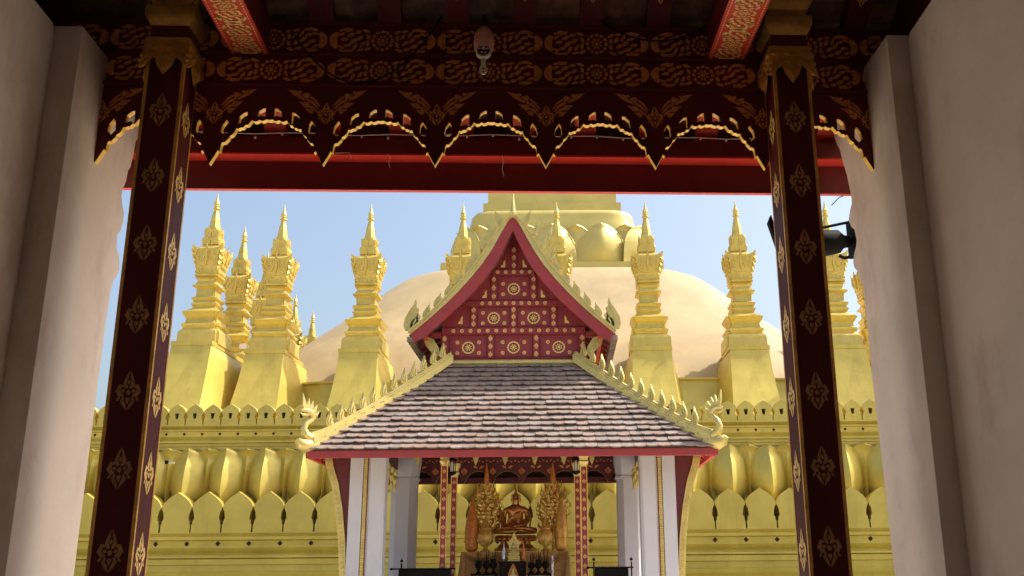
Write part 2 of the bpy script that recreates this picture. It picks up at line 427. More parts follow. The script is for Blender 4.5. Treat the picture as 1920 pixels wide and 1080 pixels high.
def pelmet_pts(sc=1., vs=1.):
    R_ = [(0, 0), (.042, .082), (.05, .10), (.063, .088), (.064, .115), (.068, .145), (.078, .158), (.092, .158), (.103, .172), (.116, .187), (.121, .205), (.137, .214),
          (.15, .232), (.161, .262), (.175, .258), (.19, .268), (.205, .268), (.22, .288), (.237, .288), (.25, .308), (.262, .325), (.275, .314), (.295, .314), (.312, .326), (.33, .318), (.345, .322), (.357, .330), (.3785, .326)]
    return [(a*sc, b*vs) for a, b in R_]
def pelmet(mb, x0, n, sp, ztip, ztop, fr, th, m=0, me=1, hole=True, left_half=False, vs=1.):
    sc = sp/.757; half = pelmet_pts(sc, vs)
    for i in range(n):
        cx = x0+i*sp
        pr = [(cx+a, ztip+b) for a, b in half]; pl = [(cx-a, ztip+b) for a, b in half[1:]]
        poly = pl[::-1]+pr+[(cx+sp/2, ztop), (cx-sp/2, ztop)]
        hs = []
        if hole:
            for s_ in (-1, 1):
                for (a, b, w_, h_) in ((.198, .340, .062, .09), (.322, .382, .056, .066)):
                    q = [(a-w_*.5, b-h_*.5), (a+w_*.15, b-h_*.38), (a+w_*.5, b-h_*.5), (a+w_*.46, b+h_*.5), (a+w_*.1, b+h_*.42), (a-w_*.35, b+h_*.12)]
                    hs.append([(cx+s_*p*sc, ztip+z*vs) for p, z in q])
                q = [(.056, .235), (.085, .205), (.112, .24), (.106, .30), (.092, .325), (.066, .285)]
                hs.append([(cx+s_*p*sc, ztip+z*vs) for p, z in q])
        mb.prism(poly, fr, 0, -th, m, me, hs)
pel = MB()
pelmet(pel, PX0-PSP, 8, PSP, 4.255, 4.84, FY(6.25), .044)
for k in range(-1, 7): pel.decal(xf(SPRAY, PX0+PSP*k+.003, 4.255+.372, .93, .98), FY(6.25), .003, 2)
pel.build('cusped_pelmet', [RED, GILT, STEN], gate)

# ---- transverse beams that run towards the camera (underside light put in as a brighter red board)
def tbeam(x0, x1, y0, y1, z0, z1, dec=True):
    t = MB(); t.box(x0, x1, y0, y1, z0, z0+.0118)
    if dec:
        cx = (x0+x1)/2; P = [[(p[1]*1.02, p[0]) for p in q] for q in PANEL]; hw = (x1-x0)/2
        fr = lambda u, v, w: (cx+u, v, z0-w)
        for k in range(8):
            yc = 6.10-.06-.40*k
            t.decal(xf(P, 0, yc, .98, .56), fr, .003, 1)
        for s_ in (-1, 1):
            for k in range(110):
                yy = y1-.03-k*.03
                t.decal([[(s_*(hw-.02)-.004, yy), (s_*(hw-.02)+.004, yy), (s_*(hw-.02)+.004, yy+.016), (s_*(hw-.02)-.004, yy+.016)]], fr, .003, 1)
    b_ = MB().box(x0+.004, x1-.004, y0, y1-.01, z0+.012, z1); o = b_.build('transverse_beam', RED, gate)
    t.build('lit_underside', [REDB, STENL], o)
tbeam(-2.007, -1.748, -4, 6.258, 5.082, 5.34); tbeam(1.335, 1.60, -4, 6.258, 5.09, 5.35)

# ---- outer beams beyond the pelmet, bounce light put in as brighter red strips
ob = MB(); ob.box(-3.6, 3.4, 7.0, 7.134, 4.671, 4.80); obo = ob.build('outer_beam', REDO, gate); MB().box(-3.6, 3.4, 6.996, 7.134, 4.655, 4.6695).build('lit_strip', REDB, obo)
ob = MB(); ob.box(-3.6, 3.4, 7.136, 7.175, 4.43, 4.9); obo = ob.build('outer_lintel', REDO, gate); MB().box(-3.6, 3.4, 7.132, 7.177, 4.424, 4.4285).build('lit_strip', REDB, obo)

# ---- roof: rafters and boards
def zr(y): return 5.36+(6.2-y)*.60
for k in range(-5, 8):
    x = .035+.476*k
    if x > 3.0: continue
    r_ = MB(); hw = .083
    ys = (7.26, 3.0)
    r2 = MB().loft([[(x-hw, y, zr(y)), (x+hw, y, zr(y)), (x+hw, y, zr(y)+.11), (x-hw, y, zr(y)+.11)] for y in (7.26, 6.43)]); r2.build('lit_rafter_end', REDB, gate)  # outer part in brighter red, standing in for light from the ground
    r_.loft([[(x-hw, y, zr(y)), (x+hw, y, zr(y)), (x+hw, y, zr(y)+.11), (x-hw, y, zr(y)+.11)] for y in (6.425, 3.0)])
    for j in range(8):
        yc = 6.02-.42*j
        r_.decal([[(a, b) for a, b in q] for q in xf(BUD, 0, yc, .09, .09)], lambda u, v, w: (x+u, v, zr(v)-w), .003, 1)
    r_.build('rafter', [RED, STEN], gate)
bd = MB()
y = 7.3
while y > 2.2:
    w_ = random.uniform(.13, .19); x = -3.5
    while x < 3.3:
        l_ = random.uniform(.5, 1.6); e = .004+random.uniform(0, .006)
        a, b = y-e, y-w_+.004
        z = .115+random.uniform(0, .012)
        vv = [(x+.003, a, zr(a)+z), (x+l_, a, zr(a)+z), (x+l_, b, zr(b)+z), (x+.003, b, zr(b)+z)]
        bd.loft([vv, [(p[0], p[1], p[2]+.02) for p in vv]])
        x += l_
    y -= w_
bd.build('roof_boards', WOOD, gate)
ro = MB(); ro.add([(-3.6, 7.3, zr(7.3)+.16), (3.4, 7.3, zr(7.3)+.16), (3.4, 0, zr(0)+.16), (-3.6, 0, zr(0)+.16)], [(0, 1, 2, 3)])
ro.add([(-3.6, 0, zr(0)+.16), (3.4, 0, zr(0)+.16), (3.4, -6.5, zr(0)-3.7+.1), (-3.6, -6.5, zr(0)-3.7+.1)], [(0, 1, 2, 3)])
ro.add([(-9, 7.3, zr(7.3)+.17), (-3.2, 7.3, zr(7.3)+.17), (-3.2, 0, zr(0)+.17), (-9, 0, zr(0)+.17)], [(0, 1, 2, 3)])
ro.add([(3, 7.3, zr(7.3)+.17), (9, 7.3, zr(7.3)+.17), (9, 0, zr(0)+.17), (3, 0, zr(0)+.17)], [(0, 1, 2, 3)])
ro.build('roof_covering', DARK, gate, normals=False)

# ---- things fixed to the gate
cc = thing('security_camera', 'small pinkish domed security camera hanging in front of the stencilled lintel', 'security camera', (-.247, 6.12, 5.3), GA)
x, y = -.247, 6.12
h_ = MB(); h_.lathe((x, y, 0), [(5.06, .058), (5.075, .068), (5.12, .07), (5.17, .066), (5.21, .052), (5.235, .03), (5.25, .012)], 20)
h_.lathe((x, y, 0), [(5.118, .0705), (5.121, .073), (5.126, .0705)], 20); h_.lathe((x, y, 0), [(5.158, .068), (5.161, .0705), (5.166, .067)], 20)
h_.build('housing', CAMW, cc, smooth=40)
h_ = MB(); h_.lathe((x, y, 0), [(5.25, .012), (5.34, .012)], 8); h_.build('stem', BLACK, cc)
def ctilt(u, v, w): return (x+u, y-.052-w*.8-(.06-v)*.2, 5.01+v)
lens = MB(); lens.prism(arc(0, .02, .052, 0, 2*PI, 20)[:-1], ctilt, -.06, 0); lo = lens.build('lens_ring', PALE, cc, smooth=40)
lens = MB(); lens.prism(arc(0, .022, .043, 0, 2*PI, 20)[:-1], ctilt, 0, .004); lens.build('lens_window', GLASS, lo)
lens = MB()
for a, b, r_ in ((0, .035, .014), (-.027, .034, .008), (.027, .034, .008), (-.011, .0, .008), (.013, .0, .008)): lens.prism(arc(a, b, r_, 0, 2*PI, 10)[:-1], ctilt, .004, .008)
lens.build('infrared_lamp', PALE, lo)
br = MB(); br.prism([(-.017, -.03), (.017, -.03), (.017, -.09), (.027, -.11), (.025, -.135), (.01, -.155), (-.01, -.155), (-.025, -.135), (-.027, -.11), (-.017, -.09)], lambda u, v, w: (x+u, y-.04-w, 5.01+v), 0, .012)
br.prism(arc(0, -.115, .006, 0, 2*PI, 8)[:-1], lambda u, v, w: (x+u, y-.04-w, 5.01+v), .012, .016, 1)
br.prism(arc(0, -.138, .005, 0, 2*PI, 8)[:-1], lambda u, v, w: (x+u, y-.04-w, 5.01+v), .012, .016, 1)
br.build('antenna_paddle', [PALE, BLACK], cc)

def cat(p0, p1, sag, n=18):
    return [(p0[0]+(p1[0]-p0[0])*i/n, p0[1]+(p1[1]-p0[1])*i/n, p0[2]+(p1[2]-p0[2])*i/n-sag*4*(i/n)*(1-i/n)) for i in range(n+1)]
c = MB(); c.tube(cat((-1.66, 6.2, 5.36), (-.55, 6.2, 5.37), .52), .006, 6)
tag(c.build('black_cable', BLACK, base=(-1.1, 6.2, 5.3), rot=GA), 'black cable drooping in a loop over the stencilled lintel left of the camera', 'cable')
c = MB(); c.tube(cat((.52, 6.2, 5.40), (1.33, 6.2, 5.33), .16), .005, 6)
tag(c.build('black_cable', BLACK, base=(.9, 6.2, 5.3), rot=GA), 'short black cable drooping over the right end of the stencilled lintel', 'cable')
sl = thing('string_lights', 'string of tiny bulbs along the beam behind the cusped pelmet', 'string lights', (-.2, 6.97, 4.82), GA)
c = MB(); pts = [(-2.6+.2*i, 6.975, 4.815+.008*math.sin(i*1.7)+.004*math.sin(i*.6)) for i in range(25)]
c.tube(pts, .004, 5); c.build('wire', PALE, sl)
for i, p in enumerate(pts[1:-1]):
    b = MB(); zz = p[2]-.012-(.02 if i % 5 == 2 else 0); b.ball((p[0], p[1]-.006, zz), (.009, .009, .013), 5); b.build('bulb', BULB, sl, smooth=60)
c = MB(); c.tube([(-.62, 6.96, 4.80), (-.5, 6.94, 4.81), (-.4, 6.9, 4.83), (-.33, 6.8, 4.88), (-.31, 6.72, 4.96)], .007, 6)
tag(c.build('white_cord', PALE, base=(-.4, 6.9, 4.8), rot=GA), 'pale cord curling down behind the middle of the pelmet', 'cable')
for i, (x0, z0, pts, lb) in enumerate(((-1.0, 4.66, [(0, 0), (.02, -.03), (.01, -.07), (.02, -.11)], 'short straw wisp hanging from the red outer beam'), (-1.36, 4.67, [(-.1, -.01), (0, 0), (.07, .0), (.09, -.05)], 'bent straw wisp caught on the red outer beam at the left'),
                            (-.13, 4.66, [(0, 0), (.01, -.06), (.0, -.11), (.015, -.17)], 'longest straw wisp hanging from the middle of the outer beam'))):
    c = MB().tube([(x0+a, 6.99, z0+b) for a, b in pts], .0013, 4)
    tag(c.build('straw_wisp', PALE, base=(x0, 6.99, z0), rot=GA), lb, 'straw', 'straw wisps on the outer beam')

# floodlight on the outside of the east wall, its arm and a stray wire
fl = thing('floodlight', 'black floodlight on a bracket, seen past the right pillar beside the white wall', 'floodlight', (2.62, 7.4, 4.1), GA)
f = MB(); path = [(2.74, 7.4, 4.13), (2.66, 7.4, 4.12), (2.645, 7.4, 4.12), (2.60, 7.4, 4.12), (2.56, 7.4, 4.12), (2.40, 7.4, 4.10), (2.24, 7.4, 4.075), (2.235, 7.4, 4.075)]
f.tube(path, [.02, .02, .045, .055, .095, .112, .118, .10], 16); f.build('housing', BLACK, fl, smooth=50)
f = MB(); f.tube([(2.70, 7.38, 4.29), (2.52, 7.38, 4.25), (2.20, 7.38, 4.18)], .012, 6); f.tube([(2.70, 7.30, 3.98), (2.56, 7.30, 3.95), (2.52, 7.3, 3.97)], .014, 6); f.box(2.66, 2.78, 7.32, 7.48, 4.0, 4.3)
f.build('bracket', BLACK, fl)
f = MB(); f.prism([(2.00, 4.28), (2.025, 4.34), (2.10, 4.04), (2.07, 4.02)], FY(7.38), -.06, 0); f.build('visor', BLACK, fl)
c = MB(); c.tube([(2.78, 7.4, 4.52), (2.68, 7.4, 4.53), (2.60, 7.4, 4.50), (2.53, 7.4, 4.43)], .004, 5)
tag(c.build('stray_wire', BLACK, base=(2.7, 7.4, 4.5), rot=GA), 'thin curved wire sticking out into the sky above the floodlight', 'cable')

# ================================================================== THE GREAT STUPA
MX, MY = -.5, 68.
st = thing('great_stupa', 'great pale gold dome crowned by a ring of lotus petals and a square spire', 'stupa', (MX, MY, 8))
d = MB()
prof = [(18.0, 10.85), (17.3, 11.8), (16.4, 13.1), (15.6, 13.8), (14.57, 14.85), (13.6, 15.75), (12.7, 16.55), (11.75, 17.6), (10.75, 18.62), (10.0, 19.3), (9.0, 19.85), (8.0, 20.1), (6.5, 20.25)]
NP = 96
def sqring(h, z, n=NP, e=None):
    e = 5.5 if e is None else e
    r = []
    for i in range(n):
        a = 2*PI*i/n; c_, s_ = math.cos(a), math.sin(a)
        k = (abs(c_)**e+abs(s_)**e)**(-1/e)
        r.append((MX+h*k*c_, MY+h*k*s_, z))
    return r
d.loft([sqring(h, z) for h, z in prof]); d.build('dome', DOME, st, smooth=50)
d = MB(); d.loft([sqring(19.6, 8.0), sqring(18.6, 9.5), sqring(18.15, 10.4), sqring(18.05, 10.95), sqring(18.17, 10.98), sqring(18.17, 11.08), sqring(17.7, 11.1)]); d.build('dome_skirt', GOLD, st, smooth=40)
d = MB(); d.sq((MX, MY, 0), [(20.12, 7.2), (20.80, 7.2)]); d.build('lotus_plinth', GOLDL, st)
d = MB(); rs = []
for t in range(9):
    a = t/8*PI/2; rs.append(sqring(5.35+.35*math.cos(a)-.1, 24.55+.5*math.sin(a), 64, 9))
d.loft([sqring(5.95, 20.7, 64, 9), sqring(5.9, 23.0, 64, 9), sqring(5.7, 24.1, 64, 9)]+rs); d.build('lotus_cover', GOLDL, st, smooth=60)
d = MB(); d.sq((MX, MY, 0), [(25.0, 4.70), (25.82, 4.70), (25.82, 4.42), (31., 4.25)]); d.build('spire_base', GOLDL, st)

EGG = [(0, .30), (.1, .40), (.19, .54), (.3, .76), (.39, .90), (.5, .975), (.61, .99), (.72, .90), (.81, .75), (.88, .56), (.935, .35), (.975, .16), (1, 0)]
ARCH = [(0, 1.), (.3, .98), (.5, .91), (.65, .79), (.78, .60), (.88, .41), (.95, .22), (1, 0)]
def tab(T, t):
    for (a, b), (c, d_) in zip(T, T[1:]):
        if a <= t <= c: return b+(d_-b)*(t-a)/(c-a)
    return T[-1][1]
def petal(w, h, bulge, curl, belly=.35, nt=16, ns=10, thick=.03, pw=2.3, vee=1.15, T=EGG):
    """lotus petal standing at the origin, front towards -y"""
    mb = MB()
    def Wd(t): return .5*w*tab(T, t)
    def f(u, v):
        t = v; s_ = u*2-1
        x = s_*Wd(t)
        B = bulge*(math.sin(PI*min(1, (t*.86+.14)))**.75)
        y = -B*(1-abs(s_)**vee)*(.9)-.08*bulge
        c_ = max(0, (t-.82)/.18); y -= curl*c_**1.6*(1-.35*abs(s_)); z = h*(t-.05*c_**2)
        return (x, y, z)
    mb.grid(f, ns, nt)
    # rolled lip along the upper edge
    edge = [f(0, j/nt) for j in range(nt//2, nt+1)]+[f(1, j/nt) for j in range(nt, nt//2-1, -1)][1:]
    mb.tube([(p[0], p[1]-.01, p[2]) for p in edge], thick, 5)
    return mb
def place(mb, x, y, z, a=0.):
    ca, sa = math.cos(a), math.sin(a)
    m = MB(); m.f = mb.f; m.m = mb.m
    m.v = [(x+p[0]*ca-p[1]*sa, y+p[0]*sa+p[1]*ca, z+p[2]) for p in mb.v]
    return m
def petal_ob(name, proto, x, y, z, a, parent, m, smooth=34):
    return place(proto, x, y, z, a).build(name, m, parent, smooth=smooth, normals=False)
big = petal(3.24, 2.95, .80, .42, nt=24, ns=16, thick=.045, T=ARCH, vee=1.35)
sm = petal(2.9, 2.9, .28, .5, nt=18, ns=8, thick=.045, T=ARCH, vee=1.2)
for q in range(4):
    A = q*PI/2
    def at(u, dd): 
        x, y = u, -dd; return MX+x*math.cos(A)-y*math.sin(A), MY+x*math.sin(A)+y*math.cos(A)
    for k in (-1, 0, 1):
        x, y = at(k*3.25, 6.3); petal_ob('lotus_petal', big, x, y, 20.8, A, st, GOLDL)
    for k in (-1.5, -.5, .5, 1.5):
        x, y = at(k*3.25, 6.02); petal_ob('lotus_petal', sm, x, y, 20.85, A, st, GOLDL)
    x, y = at(5.75, 5.75); petal_ob('lotus_petal', big, x, y, 20.8, A+PI/4, st, GOLDL)

# ---- terrace wall with lotus petals and two rows of merlons
tw = thing('terrace_wall', 'golden terrace wall with rows of lotus petals, pointed merlons and moulded cornices', 'wall', (0, 40, 0))
X0, X1 = -22., 22.
def yz_profile(mb, pts, x0=X0, x1=X1, m=0):
    mb.prism(pts, lambda u, v, w: (w, u, v), x0, x1, m)
    return mb
low = [(42.5, 0), (38.75, 0), (38.75, .5), (38.80, .6), (38.88, 1.35), (38.82, 1.5), (38.80, 1.62), (38.92, 1.68), (38.93, 1.9), (38.86, 1.93), (38.86, 2.13), (38.93, 2.15), (38.82, 2.17), (38.82, 2.245), (38.90, 2.26), (39.06, 2.36), (38.98, 2.47), (38.95, 2.52),
       (38.99, 2.54), (38.99, 2.80), (38.95, 2.82), (38.84, 2.845), (38.84, 2.93), (38.93, 2.945), (39.06, 2.99), (39.03, 3.06), (39.0, 3.09), (39.0, 3.12), (39.9, 3.12), (40.15, 3.4), (40.2, 6.3), (40.2, 6.42),
       (40.14, 6.42), (40.14, 6.54), (40.09, 6.55), (40.09, 6.66), (39.98, 6.68), (39.98, 6.745), (40.05, 6.76), (40.13, 6.83), (40.08, 6.90), (40.05, 6.94), (40.04, 7.13), (39.96, 7.15), (39.96, 7.20), (40.06, 7.215), (40.12, 7.27), (40.04, 7.33), (40.0, 7.36), (40.0, 7.42), (42.5, 7.42)]
lo = yz_profile(MB(), low).build('moulded_wall', GOLD, tw)
fl_ = MB().box(X0, X1, 42.5, 52, 6.9, 8.0); fl_.build('terrace_floor', GOLD, tw)
# diamond and round weep holes, one part each row's worth would be a pattern of the wall's face
hol = MB()
def quatre(cx, cz, r, y):
    pts = [(0, 1), (.28, .62), (.55, .55), (.62, .28), (1, 0), (.62, -.28), (.55, -.55), (.28, -.62), (0, -1), (-.28, -.62), (-.55, -.55), (-.62, -.28), (-1, 0), (-.62, .28), (-.55, .55), (-.28, .62)]
    hol.prism([(cx+a*r, cz+b*r) for a, b in pts], FY(y), 0, .004)
LX0 = -15.56
for k in range(-5, 31): quatre(LX0+1.19*k, 2.70, .105, 38.99)
for k in range(-8, 48): quatre(-16.0+.724*k, 7.04, .07, 40.045)
hol.build('weep_holes', DARK, tw)

def ogee(hw, zt, z0, neck=.81, foot=.955):
    """onion merlon outline, half width hw at the belly"""
    H = zt-z0
    r = [(0, H), (.10*hw, .965*H), (.3*hw, .915*H), (.52*hw, .855*H), (.74*hw, .78*H), (.9*hw, .70*H), (.97*hw, .63*H), (.965*hw, .58*H), (.86*hw, .49*H), (neck*hw, .365*H), (neck*hw, .335*H), (.86*hw, .29*H), (.90*hw, .285*H), (.905*hw, .20*H), (foot*hw, .19*H), (foot*hw, 0)]
    return [(a, z0+b) for a, b in r]+[(-a, z0+b) for a, b in r[1:]][::-1]
HW = .595
def merlon_low(x):
    zt_ = 4.66+random.uniform(-.018, .018); x += random.uniform(-.008, .008)
    m = MB(); m.prism([(x+a, b) for a, b in ogee(HW*random.uniform(.985, 1.0), zt_, 3.122)], FY(39.03+random.uniform(-.012, .012)), 0, -.62)
    return m
for k in range(-5, 31):
    o = merlon_low(LX0+1.19*(k+.5)+.06).build('merlon', GOLD, tw)
HU = .36
for k in range(-8, 48):
    x = -16.0+.724*(k+.5)
    m = MB(); out = [(x+a, b) for a, b in ogee(HU*random.uniform(.98, 1.0), 8.26+random.uniform(-.014, .014), 7.422, .76)]
    hole = [(x-.085, 7.89), (x-.05, 7.66), (x+.05, 7.66), (x+.085, 7.89)]
    m.prism(out, FY(40.02), 0, -.4, 0, 0, [hole]); m.prism(out, FY(40.422), 0, -.08)
    m.prism([(x-.086, 7.895), (x-.05, 7.655), (x+.05, 7.655), (x+.086, 7.895)], FY(40.4), 0, -.02, 1)
    m.prism([(x-.13, 7.56), (x+.13, 7.56), (x+.11, 7.585), (x-.11, 7.585)], FY(40.02), 0, .02)
    m.build('parapet_merlon', [GOLD, DARK], tw)
pb = petal(1.57, 2.95, .78, .34, nt=26, ns=16, thick=.026, vee=1.08)
CUP = [(0, .12), (.45, .18), (.6, .3), (.72, .55), (.82, .86), (.88, 1.0), (.93, .85), (.97, .45), (1, 0)]
ps = petal(.92, 2.87, .42, .42, nt=24, ns=8, thick=.028, vee=1.0, T=CUP)
for k in range(-3, 24):
    petal_ob('wall_petal', pb, -14.93+1.547*k+random.uniform(-.015, .015), 40.12, 3.62+random.uniform(-.02, .02), random.uniform(-.03, .03), tw, GOLD)
    petal_ob('wall_petal', ps, -14.93+1.547*(k+.5), 40.14, 3.70, 0, tw, GOLD)
# two small spotlights and brackets on the petals
for (x, z, lb) in ((-15.66, 5.84, 'tiny dark spotlight on the petal wall beside the left gate pillar'), (-9.45, 5.80, 'tiny dark spotlight on the petal wall beside the shrine eave')):
    s_ = thing('wall_spotlight', lb, 'spotlight', (x, 39.5, z), group='spotlights on the petal wall')
    MB().lathe((x, 39.5, z-.05), [(0, .03), (.02, .07), (.12, .08), (.14, .05)], 10).build('lamp_head', BLACK, s_, smooth=40)
    MB().box(x+.02, x+.30, 39.5, 39.56, z-.03, z+.02).build('arm', PALE, s_)

# ---- the ring of small stupas
def pinnacle(x, y, zt, label):
    root = thing('small_stupa', label, 'small stupa', (x, y, zt-12.8), group='small spired stupas round the dome')
    c_ = (x, y, zt)
    oct_ = lambda r, z: [(x+r*math.cos(PI/8+i*PI/4)*1.05, y+r*math.sin(PI/8+i*PI/4)*1.05, zt+z) for i in range(8)]
    s_ = MB(); s_.loft([oct_(r, z) for z, r in [(-2.08, .30), (-2.04, .285), (-1.5, .22), (-.96, .11), (-.93, .12), (-.90, .19), (-.87, .185), (-.84, .12), (-.78, .12), (-.74, .15), (-.70, .12), (-.64, .14), (-.58, .145), (-.48, .10), (-.36, .06), (-.02, .014), (0, .002)]])
    s_.build('spire', GOLDT, root)
    b = MB(); b.sq(c_, [(-2.96, .33), (-2.88, .38), (-2.6, .41), (-2.56, .40), (-2.54, .34), (-2.1, .30)], .12)
    for q in range(4):
        A = q*PI/2
        for (u0, z0, w_, h_, dd) in ((-.18, -2.56, .34, .56, .335), (.18, -2.56, .34, .56, .335), (-.22, -2.97, .4, .44, .40), (.22, -2.97, .4, .44, .40)):
            f = lambda u, v, w, A=A, dd=dd, z0=z0: (x+u*math.cos(A)+(dd+w+.12*(v-z0))*math.sin(A), y+u*math.sin(A)-(dd+w+.12*(v-z0))*math.cos(A), zt+v)
            b.prism([(u0-w_/2, z0), (u0+w_/2, z0), (u0+w_*.5, z0+h_*.55), (u0+w_*.25, z0+h_*.8), (u0, z0+h_), (u0-w_*.25, z0+h_*.8), (u0-w_*.5, z0+h_*.55)], f, -.05, .02)
            b.prism(leaf(u0, z0+h_*.45, PI/2, h_*.7, w_*.4), f, .02, .045)
    b.build('bud', GOLDT, root)
    c = MB(); c.sq(c_, [(-4.74, .52), (-4.70, .60), (-4.60, .61), (-4.56, .55), (-4.5, .56), (-4.3, .59), (-4.24, .62), (-3.6, .70), (-3.32, .74), (-3.26, .72), (-3.18, .60), (-2.96, .34)], .14)
    for q in range(4):
        A = q*PI/2
        f = lambda u, v, w, A=A: (x+u*math.cos(A)+(.61+w+.13*(v+4.24))*math.sin(A), y+u*math.sin(A)-(.61+w+.13*(v+4.24))*math.cos(A), zt+v)
        for s2 in (-1, 1):     # paired curled leaves with spiky tips over the rim
            P = [(s2*.02, -4.2), (s2*.3, -4.18), (s2*.52, -4.0), (s2*.60, -3.7), (s2*.66, -3.58), (s2*.62, -3.5), (s2*.72, -3.36), (s2*.68, -3.3), (s2*.78, -3.06), (s2*.6, -3.2), (s2*.5, -3.24), (s2*.3, -3.3), (s2*.1, -3.32), (s2*.04, -3.22), (0, -3.2)]
            c.prism(P, f, -.03, .05)
            c.prism(stroke([(s2*.10, -3.4), (s2*.12, -3.7), (s2*.24, -3.95), (s2*.42, -3.92), (s2*.46, -3.75), (s2*.36, -3.68)], .05, .05, .03), f, .05, .10)
            c.prism(leaf(s2*.56, -3.5, 1.25, .5, .12), f, .05, .11)
            c.prism(leaf(s2*.3, -3.5, 1.7, .36, .12), f, .05, .085)
        c.prism(leaf(0, -3.65, PI/2, .8, .14), f, .05, .13)
        c.prism([(-.08, -3.3), (.08, -3.3), (0, -3.04)], f, .03, .09)
        for k in range(5):
            c.prism(drop(-.44+.22*k, -4.52, PI/2, .26, .2), lambda u, v, w, A=A: (x+u*math.cos(A)+(.555+w)*math.sin(A), y+u*math.sin(A)-(.555+w)*math.cos(A), zt+v), 0, .05)
        for s2 in (-1, 1):     # corner flames
            g_ = lambda u, v, w, A=A, s2=s2: (x+(u)*math.cos(A+s2*PI/4)-(-w)*math.sin(A+s2*PI/4)*1, y+(u)*math.sin(A+s2*PI/4)+(-w)*math.cos(A+s2*PI/4), zt+v)
        B = A+PI/4
        g_ = lambda u, v, w, B=B: (x+u*math.cos(B)-w*math.sin(B), y+u*math.sin(B)+w*math.cos(B), zt+v)
        c.prism([(.70, -4.5), (.82, -4.3), (.80, -4.15), (.92, -4.1), (.86, -3.9), (1.0, -3.82), (.93, -3.62), (1.08, -3.5), (1.0, -3.36), (1.12, -3.08), (.9, -3.25), (.7, -3.3)], g_, -.05, .05)
    c.build('leaf_crown', GOLDT, root)
    h = MB(); h.sq(c_, [(-8.35, 1.06), (-7.72, 1.04), (-7.64, 1.0), (-7.5, .86), (-7.44, .88), (-7.38, .93), (-7.27, .95), (-7.24, .87), (-7.18, .80), (-7.0, .76), (-6.96, .78), (-6.86, .86), (-6.70, .94), (-6.64, .97), (-6.61, .90), (-6.40, .60), (-6.34, .56), (-6.30, .58), (-6.2, .64), (-6.14, .65), (-6.11, .58), (-6.02, .56), (-5.98, .6), (-5.90, .65), (-5.84, .65), (-5.80, .56), (-5.74, .48), (-5.36, .48), (-5.30, .55), (-5.24, .66), (-5.18, .66), (-5.14, .56), (-4.96, .47), (-4.84, .5), (-4.78, .6), (-4.74, .55)], .13)
    h.build('moulded_shaft', GOLDT, root)
    p = MB()      # long flaring pedestal that runs back into the dome
    rs = []
    for t in range(13):
        e = (t/12)**1.5; z = -8.55-4.1*e; fx = .98+.08*e+.22*e**2; fy = 1.62+1.0*e+.8*e**1.6; rx = 1.15+2.1*e**.45
        rs.append([(x-fx, y-fy, zt+z), (x+fx, y-fy, zt+z), (x+rx, y+4.4, zt+z-.30), (x-rx, y+4.4, zt+z-.30)])
    p.loft(rs)
    p.box(x-1.02, x+1.02, y-1.64, y+5.3, zt-8.55, zt-8.34); p.build('pedestal', GOLD, root, smooth=25)
    return root
names_front = [(-14.84, 50.0, 'small gold spired stupa, second in the front row counting from the left pillar'), (-10.09, 50.0, 'small gold spired stupa standing alone left of the shrine gable'),
               (-5.16, 50.0, 'small gold spired stupa half hidden by the left slope of the shrine gable'), (-.17, 50.0, 'small gold spired stupa half hidden by the right slope of the shrine gable'),
               (4.62, 50.0, 'small gold spired stupa just right of the shrine gable, before the lotus ring'), (9.51, 50.0, 'small gold spired stupa between the shrine and the right gate pillar'),
               (14.3, 50.0, 'small gold spired stupa between the right gate pillar and the white wall')]
P0 = pinnacle(-14.84, 50.0, 20.75, names_front[0][2])
index_kids()
def copy_p(x, y, dz, rot, label):
    o = dup_tree(P0); o.location = (x, y, 20.75-12.8+dz); o.rotation_euler = (random.uniform(-.006, .006), random.uniform(-.006, .006), rot+random.uniform(-.03, .03)); o['label'] = label
for x, y, lb in names_front[1:]: copy_p(x, y, 0, 0, lb)
copy_p(-18.0, 48.7, .15, 0, 'small gold spired corner stupa, nearest to the left gate pillar')
for i, (y, lb) in enumerate(((53.45, 'shorter looking gold spired stupa directly behind the leftmost two'), (58.2, 'small gold stupa on the left side row, hidden behind the second one'), (62.9, 'small gold stupa of the left side row, third behind the corner'),
                             (67.6, 'distant thin spire showing just right of the second stupa'), (72.4, 'farthest thin spire rising alone beside the left edge of the dome'))):
    copy_p(-18.0-(.1 if i < 3 else .75), y, 0, -PI/2, lb)
copy_p(18.0, 48.9, 0, 0, 'gold corner stupa mostly hidden behind the right white wall')
copy_p(17.35, 53.4, 0, PI/2, 'gold stupa of the right side row peeking past the edge of the right white wall')
# floodlight box on the left pedestal, green leaves on the right
f = thing('roof_floodlight', 'small white floodlight box at the foot of the third spired stupa', 'floodlight', (-16.1, 49.2, 12.6))
MB().bbox(-16.35, -15.95, 49.0, 49.2, 12.55, 12.85, .03).build('lamp_box', PALE, f)
MB().box(-16.15, -16.1, 49.2, 49.5, 12.4, 12.8).build('bracket', PALE, f)
lf = MB()
for i in range(60):
    a = random.uniform(0, 2*PI); e = random.uniform(-.3, 1.2); r_ = random.uniform(.1, .45)
    cx, cy, cz = 16.65+r_*math.cos(a)*math.cos(e), 50.2+r_*math.sin(a)*math.cos(e), 13.2+r_*math.sin(e)
    t1 = Vector((math.cos(a), math.sin(a), .4)).normalized()*.12; t2 = Vector((-math.sin(a), math.cos(a), random.uniform(-.5, .5))).normalized()*.04
    c0 = Vector((cx, cy, cz)); lf.add([c0-t1, c0+t2, c0+t1, c0-t2], [(0, 1, 2, 3)])
pl = thing('weed', 'tiny green weed sprouting beside the right small stupa at the white wall', 'plant', (16.65, 50.2, 12.9))
lf.build('leaves', LEAFM, pl, normals=False); MB().tube([(16.65, 50.2, 12.6), (16.66, 50.2, 13.4)], .02, 5).build('stem', LEAFM, pl)

